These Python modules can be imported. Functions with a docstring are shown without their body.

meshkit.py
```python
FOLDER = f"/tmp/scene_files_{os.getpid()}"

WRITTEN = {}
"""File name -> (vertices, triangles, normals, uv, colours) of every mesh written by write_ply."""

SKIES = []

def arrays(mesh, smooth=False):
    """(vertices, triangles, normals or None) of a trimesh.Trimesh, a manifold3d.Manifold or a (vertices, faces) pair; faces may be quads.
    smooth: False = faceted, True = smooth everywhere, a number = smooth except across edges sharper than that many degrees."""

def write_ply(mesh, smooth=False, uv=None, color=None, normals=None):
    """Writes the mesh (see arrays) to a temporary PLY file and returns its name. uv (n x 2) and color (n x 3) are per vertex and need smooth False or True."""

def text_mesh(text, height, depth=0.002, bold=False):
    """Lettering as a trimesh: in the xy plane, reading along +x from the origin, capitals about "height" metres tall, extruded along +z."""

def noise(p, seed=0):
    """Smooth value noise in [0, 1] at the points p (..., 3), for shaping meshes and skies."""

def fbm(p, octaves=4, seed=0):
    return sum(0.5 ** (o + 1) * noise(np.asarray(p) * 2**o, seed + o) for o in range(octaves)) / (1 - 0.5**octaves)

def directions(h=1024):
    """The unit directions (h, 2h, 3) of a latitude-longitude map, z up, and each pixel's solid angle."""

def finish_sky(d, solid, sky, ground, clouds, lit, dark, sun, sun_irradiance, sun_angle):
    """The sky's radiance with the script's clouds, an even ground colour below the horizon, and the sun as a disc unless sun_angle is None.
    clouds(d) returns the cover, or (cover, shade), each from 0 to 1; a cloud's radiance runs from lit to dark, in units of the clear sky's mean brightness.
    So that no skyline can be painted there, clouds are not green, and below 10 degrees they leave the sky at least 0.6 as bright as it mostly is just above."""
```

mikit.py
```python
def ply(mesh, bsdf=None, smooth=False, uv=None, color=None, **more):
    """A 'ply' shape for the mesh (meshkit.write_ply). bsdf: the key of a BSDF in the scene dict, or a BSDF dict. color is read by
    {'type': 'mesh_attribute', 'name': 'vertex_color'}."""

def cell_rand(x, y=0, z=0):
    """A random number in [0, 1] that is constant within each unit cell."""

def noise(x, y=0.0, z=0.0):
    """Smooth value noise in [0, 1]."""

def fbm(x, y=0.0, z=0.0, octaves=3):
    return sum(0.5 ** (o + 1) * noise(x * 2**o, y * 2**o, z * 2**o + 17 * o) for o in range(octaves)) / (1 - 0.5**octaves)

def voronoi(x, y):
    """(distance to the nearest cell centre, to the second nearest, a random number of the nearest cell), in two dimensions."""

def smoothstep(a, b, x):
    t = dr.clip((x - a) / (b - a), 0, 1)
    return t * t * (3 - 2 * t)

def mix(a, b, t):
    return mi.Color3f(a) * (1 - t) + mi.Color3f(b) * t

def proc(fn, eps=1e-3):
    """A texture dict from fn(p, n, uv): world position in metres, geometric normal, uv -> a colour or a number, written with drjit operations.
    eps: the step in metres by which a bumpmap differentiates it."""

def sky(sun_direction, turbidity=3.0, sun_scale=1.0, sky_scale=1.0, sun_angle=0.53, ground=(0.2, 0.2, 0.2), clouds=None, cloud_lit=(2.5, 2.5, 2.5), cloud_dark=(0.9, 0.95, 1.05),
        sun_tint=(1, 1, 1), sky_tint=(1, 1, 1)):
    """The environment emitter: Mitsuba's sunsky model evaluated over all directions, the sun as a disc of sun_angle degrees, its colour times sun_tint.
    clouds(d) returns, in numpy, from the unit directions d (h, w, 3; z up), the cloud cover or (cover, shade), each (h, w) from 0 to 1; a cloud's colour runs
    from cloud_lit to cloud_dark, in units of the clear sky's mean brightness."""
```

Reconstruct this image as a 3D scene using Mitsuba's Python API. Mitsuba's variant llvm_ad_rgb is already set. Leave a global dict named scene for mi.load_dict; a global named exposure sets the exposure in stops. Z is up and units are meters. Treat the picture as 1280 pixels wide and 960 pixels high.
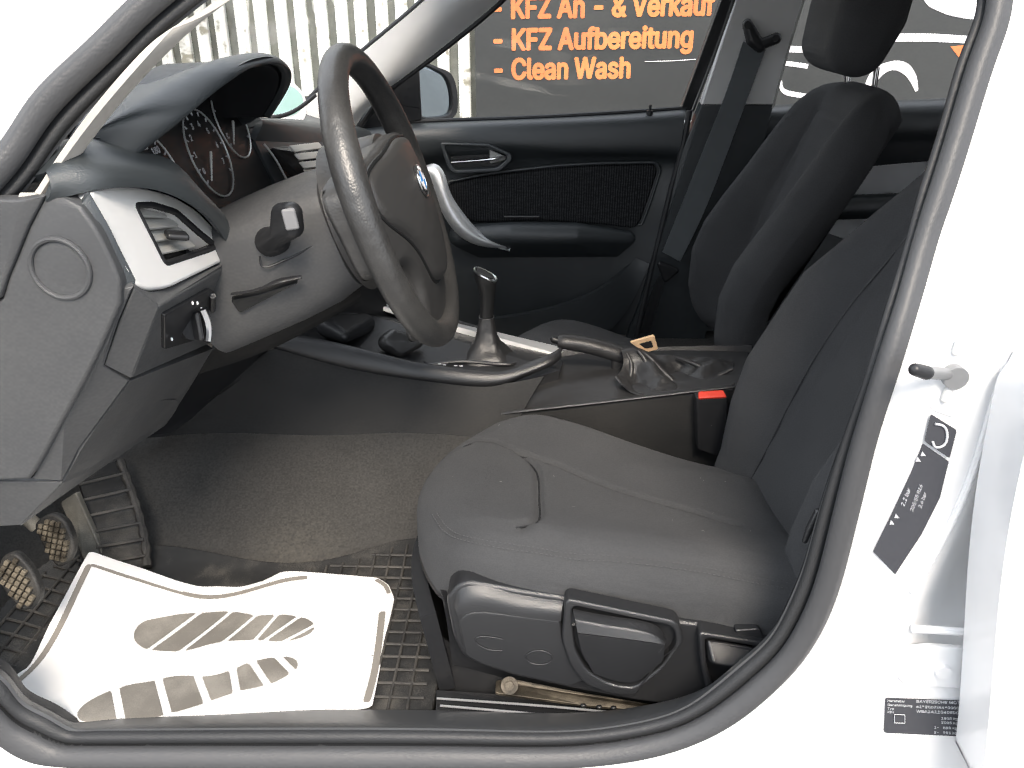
import math, numpy as np, trimesh, mitsuba as mi, drjit as dr, mikit, meshkit
from mikit import noise, fbm, smoothstep, mix
from scipy.interpolate import CubicSpline, RBFInterpolator
from scipy.spatial import Delaunay, cKDTree
from shapely.geometry import Polygon, LineString, Point
from shapely.ops import unary_union
import shapely, manifold3d as m3
T = mi.ScalarTransform4f
rng = np.random.default_rng(7)

# ---------------------------------------------------------------- camera, sky, exposure
EYE = np.array((0, -0.66, 1.12)); LOOK = np.array((-0.031630, 0.905756, -0.422618))
exposure = 3.8
scene = {'type': 'scene',
    'camera': {'type': 'perspective', 'fov': 62.7266, 'fov_axis': 'x', 'near_clip': 0.02, 'far_clip': 400.0,
               'to_world': T().look_at(origin=EYE.tolist(), target=(EYE + LOOK).tolist(), up=[0, 0, 1])},
    'sky': mikit.sky((0.12, -0.76, 0.80), turbidity=3, sun_scale=0.30, sun_angle=22, sun_tint=(.92, .985, 1.13), clouds=lambda d: np.ones(d.shape[:2]),
                     cloud_lit=(1.62, 1.72, 1.86), ground=(0.2, 0.2, 0.2)),
}
labels = {}

# ---------------------------------------------------------------- materials
def P(**k):
    d = {'type': 'principled'}
    for a, b in k.items():
        if a == 'base_color' and isinstance(b, tuple): b = {'type': 'rgb', 'value': list(b)}
        d[a] = b
    return d
def two(b): return {'type': 'twosided', 'bsdf': b}
def bump(b, fn, eps=2e-4): return {'type': 'bumpmap', 'arbitrary': mikit.proc(fn, eps), 'scale': 1.0, 'bsdf': b}
def mat(name, b): scene[name] = b; return name
def grain(p, n, uv):
    return 0.00032 * noise(p.x * 900, p.y * 900, p.z * 900) + 0.00018 * noise(p.x * 2100, p.y * 2100, p.z * 2100)
def leather(p, n, uv):
    return 0.0003 * noise(p.x * 620, p.y * 620, p.z * 620) + 0.0012 * fbm(p.x * 60, p.y * 60, p.z * 60)
def weave(p, n, uv):
    return 0.0003 * dr.sin(p.x * 2000 + p.z * 1000) * dr.sin(p.y * 2000) + 0.0006 * noise(p.x * 160, p.y * 160, p.z * 160)
def dusty(a, b, s=9.0, lo=.35, hi=.75):
    def f(p, n, uv):
        w = fbm(p.x * s, p.y * s, p.z * s, octaves=4); k = noise(p.x * s * 60, p.y * s * 60, p.z * s * 60)
        return mix(a, b, smoothstep(lo, hi, w * .8 + k * .2))
    return mikit.proc(f)
def fabric_col(p, n, uv):
    w = noise(p.x * 900, p.y * 900, p.z * 900) * .55 + fbm(p.x * 14, p.y * 14, p.z * 14) * .45
    return mix((0.038, 0.0393, 0.0415), (0.066, 0.0668, 0.069), w)
def carpet_col(p, n, uv):
    w = noise(p.x * 420, p.y * 420, p.z * 420) * .5 + fbm(p.x * 9, p.y * 9, p.z * 9, octaves=4) * .6
    d = smoothstep(.10, .0, dr.sqrt(dr.square((p.x + .37) / 1.3) + dr.square(p.y - .40)))
    return mix((0.027, 0.0267, 0.0262), (0.072, 0.0705, 0.068), w) + mi.Color3f(.035, .031, .024) * d * noise(p.x * 300, p.y * 300, p.z * 300)
def rib_fabric(p, n, uv):
    s = .5 + .5 * dr.sin(p.x * 1050 + 1.6 * noise(p.x * 200, 0, p.z * 60))
    return mix((0.008, 0.0085, 0.009), (0.050, 0.052, 0.056), s * (.35 + .65 * noise(p.x * 120, 0, p.z * 260)))
mat('white_paint', two(P(base_color=(.62, .625, .63), roughness=.22, specular=.5, clearcoat=.6, clearcoat_gloss=.95)))
mat('seal_rubber', two(bump(P(base_color=(.024, .025, .027), roughness=.55, specular=.45), lambda p, n, uv: 0.00025 * noise(p.x * 500, p.y * 500, p.z * 500), 4e-4)))
mat('seal_grey', two(bump(P(base_color=(.050, .051, .054), roughness=.5, specular=.5), lambda p, n, uv: 0.00025 * noise(p.x * 500, p.y * 500, p.z * 500), 4e-4)))
mat('sill_plastic', two(P(base_color=(.05, .052, .055), roughness=.38, specular=.5)))
mat('dash_plastic', two(bump(P(base_color=dusty((.050, .0515, .054), (.069, .070, .071), 7), roughness=.48, specular=.5), grain)))
mat('soft_dash', two(bump(P(base_color=(.031, .036, .039), roughness=.34, specular=.7), grain)))
mat('black_plastic', two(P(base_color=(.014, .0145, .016), roughness=.42, specular=.5)))
mat('gloss_black', two(P(base_color=(.009, .0095, .010), roughness=.42, specular=.5)))
mat('trim_plastic', two(bump(P(base_color=(.017, .0175, .019), roughness=.33, specular=.7), grain)))
mat('wheel_rubber', two(bump(P(base_color=dusty((.027, .0265, .026), (.042, .041, .039), 16), roughness=.38, specular=.75), leather, 3e-4)))
mat('pad_plastic', two(bump(P(base_color=(.031, .0305, .030), roughness=.42, specular=.6), leather, 3e-4)))
mat('seat_fabric', two(bump(P(base_color=mikit.proc(fabric_col), roughness=.92, specular=.2, sheen=.5), weave, 3e-4)))
mat('door_fabric', two(P(base_color=mikit.proc(rib_fabric), roughness=.95, specular=.15)))
mat('leather_black', two(bump(P(base_color=(.020, .020, .021), roughness=.42, specular=.5), leather, 3e-4)))
mat('carpet', two(bump(P(base_color=mikit.proc(carpet_col), roughness=1.0, specular=.05), lambda p, n, uv: .0022 * noise(p.x * 340, p.y * 340, p.z * 340), 6e-4)))
mat('tunnel_plastic', two(bump(P(base_color=dusty((.017, .0175, .018), (.025, .0245, .024), 8), roughness=.6, specular=.25), grain)))
mat('mat_rubber', two(P(base_color=dusty((.018, .018, .018), (.075, .070, .062), 22, .45, .85), roughness=.6, specular=.4)))
mat('mat_rib', two(P(base_color=dusty((.028, .027, .026), (.075, .070, .063), 30), roughness=.6, specular=.4)))
mat('pedal_rubber', two(P(base_color=dusty((.04, .034, .026), (.19, .165, .125), 55, .35, .75), roughness=.8, specular=.2)))
mat('pedal_metal', two(P(base_color=dusty((.12, .115, .10), (.26, .25, .22), 25), roughness=.55, specular=.4)))
mat('silver_paint', two(P(base_color=(.58, .575, .56), roughness=.38, metallic=.0, specular=.5)))
mat('inlay_silver', two(P(base_color=(.42, .425, .42), roughness=.36, metallic=.3)))
mat('rail_steel', two(P(base_color=(.24, .245, .25), roughness=.4, metallic=.5)))
mat('satin_silver', two(P(base_color=(.62, .63, .63), roughness=.36, metallic=.6, specular=.5)))
mat('chrome', two(P(base_color=(.82, .82, .82), roughness=.12, metallic=1.0)))
mat('dull_steel', two(P(base_color=dusty((.022, .019, .015), (.115, .098, .074), 40), roughness=.5, metallic=.6)))
mat('headliner', two(P(base_color=(.62, .61, .58), roughness=.95, specular=.1)))
mat('pillar_grey', two(P(base_color=(.56, .56, .55), roughness=.8, specular=.2)))
mat('pillar_beige', two(P(base_color=(.40, .38, .345), roughness=.8, specular=.2)))
mat('slat_grey', two(P(base_color=(.30, .30, .285), roughness=.45, specular=.5)))
mat('belt_web', two(bump(P(base_color=(.12, .132, .138), roughness=.75, specular=.25), lambda p, n, uv: .0003 * dr.sin(p.z * 2600 + p.x * 1300), 3e-4)))
mat('red_plastic', two(P(base_color=(.62, .045, .025), roughness=.35, specular=.5)))
mat('tan_metal', two(P(base_color=(.72, .50, .30), roughness=.35, metallic=.3)))
mat('paper_white', two(P(base_color=(.66, .655, .645), roughness=.9, specular=.1)))
mat('paper_ink', two(P(base_color=dusty((.16, .15, .135), (.27, .255, .23), 24, .3, .8), roughness=.9, specular=.1)))
mat('paper_border', two(P(base_color=(.21, .195, .175), roughness=.9, specular=.1)))
mat('glass_pane', {'type': 'thindielectric', 'int_ior': 1.5})
mat('mirror_glass', {'type': 'roughconductor', 'material': 'Al', 'alpha': .02, 'specular_reflectance': {'type': 'rgb', 'value': [.34, .40, .43]}})
mat('decal_black', two(P(base_color=(.045, .047, .055), roughness=.4, specular=.4)))
mat('decal_white', two(P(base_color=(.70, .70, .72), roughness=.5)))
mat('print_white', two(P(base_color=(.45, .46, .48), roughness=.5)))
mat('lint_grey', two(P(base_color=(.22, .22, .21), roughness=.9)))
mat('thread_grey', two(P(base_color=(.062, .063, .066), roughness=.8)))
mat('print_grey', two(P(base_color=(.16, .16, .165), roughness=.5)))
mat('emblem_blue', two(P(base_color=(.08, .28, .66), roughness=.2)))
mat('sticker_teal', two(P(base_color=(.36, .56, .53), roughness=.4)))
mat('needle_white', two(P(base_color=(.62, .62, .60), roughness=.4)))
mat('sign_black', two(P(base_color=dusty((.036, .039, .040), (.045, .048, .048), 2.5), roughness=.5, specular=.5)))
mat('sign_orange', two(P(base_color=dusty((.74, .19, .07), (.80, .27, .09), 3), roughness=.5)))
def fence_col(p, n, uv):
    s = smoothstep(.68, .86, noise(p.x * 55, p.y * 30, p.z * 9) * .6 + fbm(p.x * 30, 3, p.z * 40) * .5)
    return mix((.76, .77, .73), (.30, .29, .23), s)
mat('fence_white', two(P(base_color=mikit.proc(fence_col), roughness=.6)))
mat('fence_grey', two(P(base_color=dusty((.11, .118, .105), (.18, .19, .17), 14), roughness=.7)))
mat('ground_pave', two(P(base_color=dusty((.16, .16, .16), (.22, .22, .22), 3), roughness=.9)))

# ---------------------------------------------------------------- helpers
def add(key, mesh, bsdf, smooth=38, label=None, category=None, group=None, kind=None):
    k, i = key, 0
    while k in scene:
        i += 1; k = '%s_%03d' % (key, i)
    scene[k] = mikit.ply(mesh, bsdf, smooth)
    tag(k, label, category, group, kind)
    return k
def tag(k, label=None, category=None, group=None, kind=None):
    d = {a: b for a, b in (('label', label), ('category', category), ('group', group), ('kind', kind)) if b}
    if d: labels[k] = d
A = lambda x: np.asarray(x, float)
def unit(v): v = A(v); return v / np.linalg.norm(v)
def cat(*ms):
    ms = [m for m in ms if m is not None]
    return trimesh.util.concatenate([m if isinstance(m, trimesh.Trimesh) else trimesh.Trimesh(m[0], m[1], process=False) for m in ms])
def spl(pts, n=60, closed=False):
    """a smooth curve through points, evenly along its chord length"""
    p = A(pts)
    if closed: p = np.vstack([p, p[:1]])
    d = np.r_[0, np.cumsum(np.maximum(np.linalg.norm(np.diff(p, axis=0), axis=1), 1e-9) ** .7)]
    c = CubicSpline(d, p, bc_type='periodic' if closed else 'natural')
    return c(np.linspace(0, d[-1], n, endpoint=not closed))
def lin(pts, n=20):
    p = A(pts); d = np.r_[0, np.cumsum(np.linalg.norm(np.diff(p, axis=0), axis=1))]
    t = np.linspace(0, d[-1], n)
    return np.stack([np.interp(t, d, p[:, k]) for k in range(p.shape[1])], 1)
def rc(pts, r=.006, n=4, closed=True):
    """rounds the corners of a polygon"""
    p = A(pts); out = []
    for i in range(len(p)):
        a, b, c = p[i - 1], p[i], p[(i + 1) % len(p)]
        u, v = a - b, c - b; lu, lv = np.linalg.norm(u), np.linalg.norm(v)
        q = min(r, lu * .45, lv * .45)
        s, e = b + u / lu * q, b + v / lv * q
        for t in np.linspace(0, 1, n): out.append((1 - t) ** 2 * s + 2 * t * (1 - t) * b + t * t * e)
    return A(out)
def quads(nu, nv, cu=False, cv=False):
    i, j = np.meshgrid(np.arange(nu if cu else nu - 1), np.arange(nv if cv else nv - 1), indexing='ij')
    a = i * nv + j; b = ((i + 1) % nu) * nv + j; c = ((i + 1) % nu) * nv + (j + 1) % nv; d = i * nv + (j + 1) % nv
    q = np.stack([a, b, c, d], -1).reshape(-1, 4)
    return np.vstack([q[:, [0, 1, 2]], q[:, [0, 2, 3]]])
def dense(rows, nu=30, nv=30, smooth_u=True, smooth_v=True):
    """rows of points -> a fine grid through them"""
    R = [spl(r, nv) if smooth_v else lin(r, nv) for r in rows]
    R = A(R)
    if nu is None: return R
    d = np.r_[0, np.cumsum(np.maximum(np.linalg.norm(np.diff(R, axis=0), axis=2).mean(1), 1e-6))]
    t = np.linspace(0, d[-1], nu)
    if smooth_u and len(rows) > 2: return CubicSpline(d, R, bc_type='natural')(t)
    return np.stack([[np.interp(t, d, R[:, j, k]) for k in range(3)] for j in range(nv)], 1).transpose(2, 0, 1) if False else \
        np.stack([np.stack([np.interp(t, d, R[:, j, k]) for k in range(3)], 1) for j in range(nv)], 1)
def sheet(G, th=.004, toward=None):
    """a grid as a closed skin with thickness; it thickens away from the point TOWARD"""
    nu, nv = G.shape[:2]
    du, dv = np.gradient(G, axis=0), np.gradient(G, axis=1)
    n = np.cross(du, dv); n /= np.linalg.norm(n, axis=2, keepdims=True) + 1e-12
    to = EYE if toward is None else A(toward)
    if ((to - G) * n).sum(2).mean() < 0: n = -n; 
    back = G - n * th
    V = np.vstack([G.reshape(-1, 3), back.reshape(-1, 3)]); N = nu * nv
    f = quads(nu, nv); F = [f, f[:, ::-1] + N]
    idx = np.arange(N).reshape(nu, nv)
    for e in (idx[0], idx[-1][::-1], idx[:, 0][::-1], idx[:, -1]):
        a, b = e[:-1], e[1:]
        F += [np.stack([a, b, b + N], 1)[:, ::-1], np.stack([a, b + N, a + N], 1)[:, ::-1]]
    m = trimesh.Trimesh(V, np.vstack(F), process=False)
    trimesh.repair.fix_normals(m) if False else None
    return m
def patch(rows, th=.004, nu=30, nv=30, su=True, sv=True, toward=None): return sheet(dense(rows, nu, nv, su, sv), th, toward)
def frames(path, closed=False):
    p = A(path); n = len(p)
    t = (np.roll(p, -1, 0) - np.roll(p, 1, 0)) if closed else np.gradient(p, axis=0)
    t /= np.linalg.norm(t, axis=1, keepdims=True)
    a = np.cross(t[0], [0, 0, 1.0]); a = np.cross(t[0], [1.0, 0, 0]) if np.linalg.norm(a) < .2 else a
    As = [unit(a)]
    for i in range(1, n):
        v = As[-1] - t[i] * (As[-1] @ t[i]); As.append(unit(v))
    As = A(As); return p, t, As, np.cross(t, As)
def tube(path, r, sides=14, closed=False, flat=1.0, up=None):
    p, t, a, b = frames(path, closed)
    if up is not None:
        b = np.tile(unit(up), (len(p), 1)); a = np.cross(b, t); a /= np.linalg.norm(a, axis=1, keepdims=True); b = np.cross(t, a)
    r = np.broadcast_to(A(r), (len(p),)); ang = np.arange(sides) * 2 * np.pi / sides
    V = p[:, None] + r[:, None, None] * (np.cos(ang)[None, :, None] * a[:, None] + flat * np.sin(ang)[None, :, None] * b[:, None])
    F = quads(len(p), sides, closed, True); V = V.reshape(-1, 3)
    if not closed:
        k = len(V); V = np.vstack([V, p[:1], p[-1:]]); j = np.arange(sides); L = (len(p) - 1) * sides
        F = np.vstack([F, np.stack([np.full(sides, k), j, (j + 1) % sides], 1), np.stack([np.full(sides, k + 1), L + (j + 1) % sides, L + j], 1)])
    return fix(trimesh.Trimesh(V, F, process=False))
def fix(m):
    if m.volume < 0: m.invert()
    return m
def prism(pts, depth=.004, bev=.0012, holes=(), toward=None, steps=3):
    """a polygon in space as a plate: its front at the points, rounded edges, DEPTH towards the back"""
    p = A(pts); c = p.mean(0)
    n = np.zeros(3)
    for i in range(len(p)): n += np.cross(p[i] - c, p[(i + 1) % len(p)] - c)
    n = unit(n); to = EYE if toward is None else A(toward)
    if n @ (to - c) < 0: n = -n
    ex = unit(p[len(p) // 2] - p[0]); ex = unit(ex - n * (ex @ n)); ey = np.cross(n, ex)
    rings = []
    for r, hole in [(p, False)] + [(A(h), True) for h in holes]:
        q = np.stack([(r - c) @ ex, (r - c) @ ey], 1)
        area = (q[:, 0] * np.roll(q[:, 1], -1) - q[:, 1] * np.roll(q[:, 0], -1)).sum()
        if (area < 0) != hole: r, q = r[::-1], q[::-1]
        e = np.roll(q, -1, 0) - q; e /= np.linalg.norm(e, axis=1, keepdims=True) + 1e-12
        nin = np.stack([-e[:, 1], e[:, 0]], 1); m = nin + np.roll(nin, 1, 0)
        m /= np.maximum((m ** 2).sum(1, keepdims=True), .5) * .5
        rings.append((r, q, m))
    V, F, base = [], [], 0
    layers = [(depth, 0.0)] + [(bev * (1 - math.sin(t)), bev * (1 - math.cos(t))) for t in np.linspace(0, np.pi / 2, steps + 1)] if bev else [(depth, 0.0), (0.0, 0.0)]
    tops, bots, off = [], [], 0
    for r, q, m in rings:
        k = len(r)
        for dn, ins in layers:
            V.append(r + (m[:, :1] * ex + m[:, 1:] * ey) * ins - n * dn)
        for l in range(len(layers) - 1):
            i = np.arange(k); j = (i + 1) % k; a, b = off + l * k, off + (l + 1) * k
            F += [np.stack([a + i, a + j, b + j], 1), np.stack([a + i, b + j, b + i], 1)]
        bots.append((q, off)); tops.append((q + m * layers[-1][1], off + (len(layers) - 1) * k)); off += k * len(layers)
    for sets, flip in ((tops, False), (bots, True)):
        poly = Polygon(sets[0][0], [s[0] for s in sets[1:]])
        v2, f2 = trimesh.creation.triangulate_polygon(poly, engine='earcut')
        allq = np.vstack([s[0] for s in sets]); ids = np.concatenate([s[1] + np.arange(len(s[0])) for s in sets])
        _, near = cKDTree(allq).query(v2); f = ids[near[f2]]
        f = f[(f[:, 0] != f[:, 1]) & (f[:, 1] != f[:, 2]) & (f[:, 0] != f[:, 2])]
        F.append(f[:, ::-1] if flip else f)
    m = trimesh.Trimesh(np.vstack(V), np.vstack(F), process=False)
    return fix(m)
def hull(spheres, seg=20):
    ms = [m3.Manifold.sphere(r, seg).translate(list(map(float, c))) for c, r in spheres]
    q = m3.Manifold.batch_hull(ms).to_mesh()
    return trimesh.Trimesh(q.vert_properties[:, :3], q.tri_verts, process=False)
def rbox(c, size, r=.004, axes=None, seg=12):
    ax = np.eye(3) if axes is None else A(axes); h = A(size) / 2 - r
    return hull([(A(c) + sum(s[k] * h[k] * ax[k] for k in range(3)), r) for s in [(a, b, d) for a in (-1, 1) for b in (-1, 1) for d in (-1, 1)]], seg)
def cyl(a, b, r, seg=28, r2=None):
    return tube([a, a + (A(b) - a) * 1e-3, a + (A(b) - a) * .999, b], [r * .93, r, r2 or r, (r2 or r) * .93], seg)
def field(bound, height, frame, skirt=0.0, res=.006, fil=.02, flare=0.0, thin=None, nb=None, taper=0.0):
    """a cushion-like body: height(x, y, d) over the region inside BOUND (d: distance to its edge), rounded edge FIL, side wall SKIRT; FRAME = (origin, ex, ey, ez)"""
    O, ex, ey, ez = [A(v) for v in frame]
    pol = shapely.geometry.polygon.orient(Polygon(bound).buffer(0), 1.0)
    L = pol.exterior.length; nb = nb or max(24, int(L / res))
    P2 = [A([pol.exterior.interpolate(t * L).coords[0] for t in np.arange(nb) / nb])]
    ds = [fil * (1 - math.cos(a)) for a in np.linspace(0, np.pi / 2, 7)[1:]] if fil else []
    for d in ds:
        g = pol.buffer(-d)
        for gg in getattr(g, 'geoms', [g]):
            if gg.is_empty: continue
            l = gg.exterior.length; k = max(12, int(l / res)); P2.append(A([gg.exterior.interpolate(t * l).coords[0] for t in np.arange(k) / k]))
    x0, y0, x1, y1 = pol.bounds
    gx, gy = np.meshgrid(np.arange(x0, x1, res), np.arange(y0, y1, res)); g = np.stack([gx.ravel(), gy.ravel()], 1)
    inn = pol.buffer(-(fil + res * .6))
    P2.append(g[shapely.contains_xy(inn, g[:, 0], g[:, 1])])
    P2 = np.vstack(P2)
    tri = Delaunay(P2).simplices; cen = P2[tri].mean(1)
    tri = tri[shapely.contains_xy(pol, cen[:, 0], cen[:, 1])]
    area = np.cross(P2[tri[:, 1]] - P2[tri[:, 0]], P2[tri[:, 2]] - P2[tri[:, 0]]); tri = tri[np.abs(area) > 1e-10]
    tri[area[np.abs(area) > 1e-10] < 0] = tri[area[np.abs(area) > 1e-10] < 0][:, ::-1]
    d = shapely.distance(shapely.points(P2), pol.exterior); d[:nb] = 0
    z = height(P2[:, 0], P2[:, 1], d)
    if fil: z = z - (fil - np.sqrt(np.maximum(fil ** 2 - (fil - np.minimum(d, fil)) ** 2, 0)))
    V = [np.c_[P2, z]]; F = [tri]; off = len(P2); prev = np.arange(nb)
    zb = z[:nb]; cen2 = P2[:nb].mean(0)
    e = np.roll(P2[:nb], -1, 0) - np.roll(P2[:nb], 1, 0); e /= np.linalg.norm(e, axis=1, keepdims=True); out = np.stack([e[:, 1], -e[:, 0]], 1)
    if Polygon(P2[:nb]).exterior.is_ccw is False: out = -out
    for t in ([.1, .3, .55, .8, 1.0] if skirt else [1.0]):
        h = skirt if skirt else (thin or .001)
        V.append(np.c_[P2[:nb] + out * (flare * math.sin(min(t * np.pi, np.pi)) - taper * t * t), zb - h * t]); cur = off + np.arange(nb); off += nb
        j = np.roll(np.arange(nb), -1); F += [np.stack([prev, cur, cur[j]], 1), np.stack([prev, cur[j], prev[j]], 1)]; prev = cur
    if not skirt and thin:      # a thin sheet: its underside follows it
        V.append(np.c_[P2[nb:], z[nb:] - thin]); mp = np.r_[prev, off + np.arange(len(P2) - nb)]; F.append(mp[tri][:, ::-1])
    else:
        v2, f2 = trimesh.creation.triangulate_polygon(Polygon(P2[:nb]), engine='earcut'); _, nr = cKDTree(P2[:nb]).query(v2); F.append(prev[nr[f2]][:, ::-1])
    V = np.vstack(V); W = O + V[:, :1] * ex + V[:, 1:2] * ey + V[:, 2:] * ez
    return fix(trimesh.Trimesh(W, np.vstack(F), process=False))
def groove(x, y, line, depth, w):
    d = shapely.distance(shapely.points(np.c_[x, y]), LineString(line))
    return -depth * np.exp(-(d / w) ** 2)
def text(s, h, O, right, up, depth=.0012, bold=True, width=None):
    m = meshkit.text_mesh(s, h, depth, bold)
    if width: m.vertices[:, 0] *= width / m.vertices[:, 0].max()
    r, u = unit(right), unit(up); n = np.cross(r, u)
    m.vertices = A(O) + m.vertices[:, :1] * r + m.vertices[:, 1:2] * u + m.vertices[:, 2:] * n
    return m
def smooth01(x, a, b):
    t = np.clip((x - a) / (b - a), 0, 1); return t * t * (3 - 2 * t)
def ybody(z):
    z = A(z); return np.where(z < .82, 0.0, np.where(z > .9, .42 * (z - .82), .42 * (z - .82) ** 2 / .08))

# ---------------------------------------------------------------- the yard: ground, fence, sign
g = trimesh.creation.box((60, 60, .2)); g.apply_translation((0, 0, -.1))
add('ground', g, 'ground_pave', False, kind='structure')
YF = 3.04
tag('fence', 'tall whitewashed fence of upright slats with moss in its grooves, beyond the windscreen', 'fence')
fb = trimesh.creation.box((2.9, .03, 2.3)); fb.apply_translation((-1.28, YF + .075, 1.15)); add('fence__back_panel', fb, 'fence_grey', False)
slat = cat(rbox((0, 0, 1.15), (.050, .03, 2.3), .006, seg=6))
for k in range(34):
    s = slat.copy(); s.apply_translation((-2.67 + k * .0835 + rng.uniform(-.004, .004), YF + .045 + rng.uniform(-.004, .004), 0)); add('fence__slat', s, 'fence_white', 30)
SX0 = [(-0.2759, 2.97, 0.8715)][0][0]
tag('sign_board', 'dark grey advertising board with orange lettering and a white car drawing', 'sign')
sb = rbox((SX0 + 1.9, 2.985, 1.25), (3.8, .03, 2.3), .004); add('sign_board__board', sb, 'sign_black', 30)
sy = 2.9695
def on_sign(pts, bs, name, th=.002):
    p = A(pts); add('sign_board__' + name, prism(p, th, 0, toward=(0, 0, 1)), bs, False)
for s, a, b in (('- KFZ An - & Verkauf', [(-0.2157, 2.969, 1.0261)][0], [(0.6656, 2.969, 1.0413)][0]), ('- KFZ Aufbereitung', [(-0.2138, 2.969, 0.9094)][0], [(0.5919, 2.969, 0.9229)][0]), ('- Clean Wash', [(-0.2117, 2.969, 0.7984)][0], [(0.3507, 2.969, 0.8078)][0])):
    m = text(s, .0755, (a[0], 2.9692, a[2]), (1, 0, (b[2] - a[2]) / (b[0] - a[0])), (0, 0, 1), .0015, True, width=b[0] - a[0])
    m.vertices[:, 1] = 2.9692 - (m.vertices[:, 1].max() - m.vertices[:, 1])
    m = cat(*[trimesh.Trimesh(m.vertices + [dx, dy, dz], m.faces, process=False) for dx, dy, dz in ((-.0028, 0, 0), (.0028, -.0002, 0), (0, -.0004, .0022), (0, -.0006, -.0022))])
    add('sign_board__lettering', m, 'sign_orange', False, label='orange lettering')
def stroke(pts, w, name='car_drawing', bs='decal_white'):
    q = spl(pts, 24); t = np.gradient(q, axis=0); n = np.cross(t, [0, -1, 0]); n /= np.linalg.norm(n, axis=1, keepdims=True)
    w = np.interp(np.linspace(0, 1, 24), np.linspace(0, 1, len(np.atleast_1d(w))), np.atleast_1d(w)) / 2
    on_sign(np.vstack([q + n * w[:, None], (q - n * w[:, None])[::-1]]), bs, name)
on_sign(rc([(1.449, 2.968, 1.1155), (1.4887, 2.968, 1.0704), (1.5719, 2.968, 1.0392), (1.6517, 2.968, 1.025), (1.7436, 2.968, 1.0251), (1.7077, 2.968, 1.1764), (1.4065, 2.968, 1.1766)], .02), 'decal_white', 'car_drawing')
stroke([(1.3876, 2.968, 0.9582), (1.5118, 2.968, 0.9584), (1.6841, 2.968, 0.9499)], [.03, .03, .027])
stroke([(0.8295, 2.968, 0.919), (0.9404, 2.968, 0.9163), (1.051, 2.968, 0.9135)], .024)
stroke([(0.836, 2.968, 0.8653), (0.9634, 2.968, 0.8626), (1.0602, 2.968, 0.8509)], .018)
stroke([(0.9596, 2.968, 0.7961), (0.9705, 2.968, 0.7624), (1.0443, 2.968, 0.7411), (1.1767, 2.968, 0.7168)], [.01, .02, .018, .014])
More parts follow.
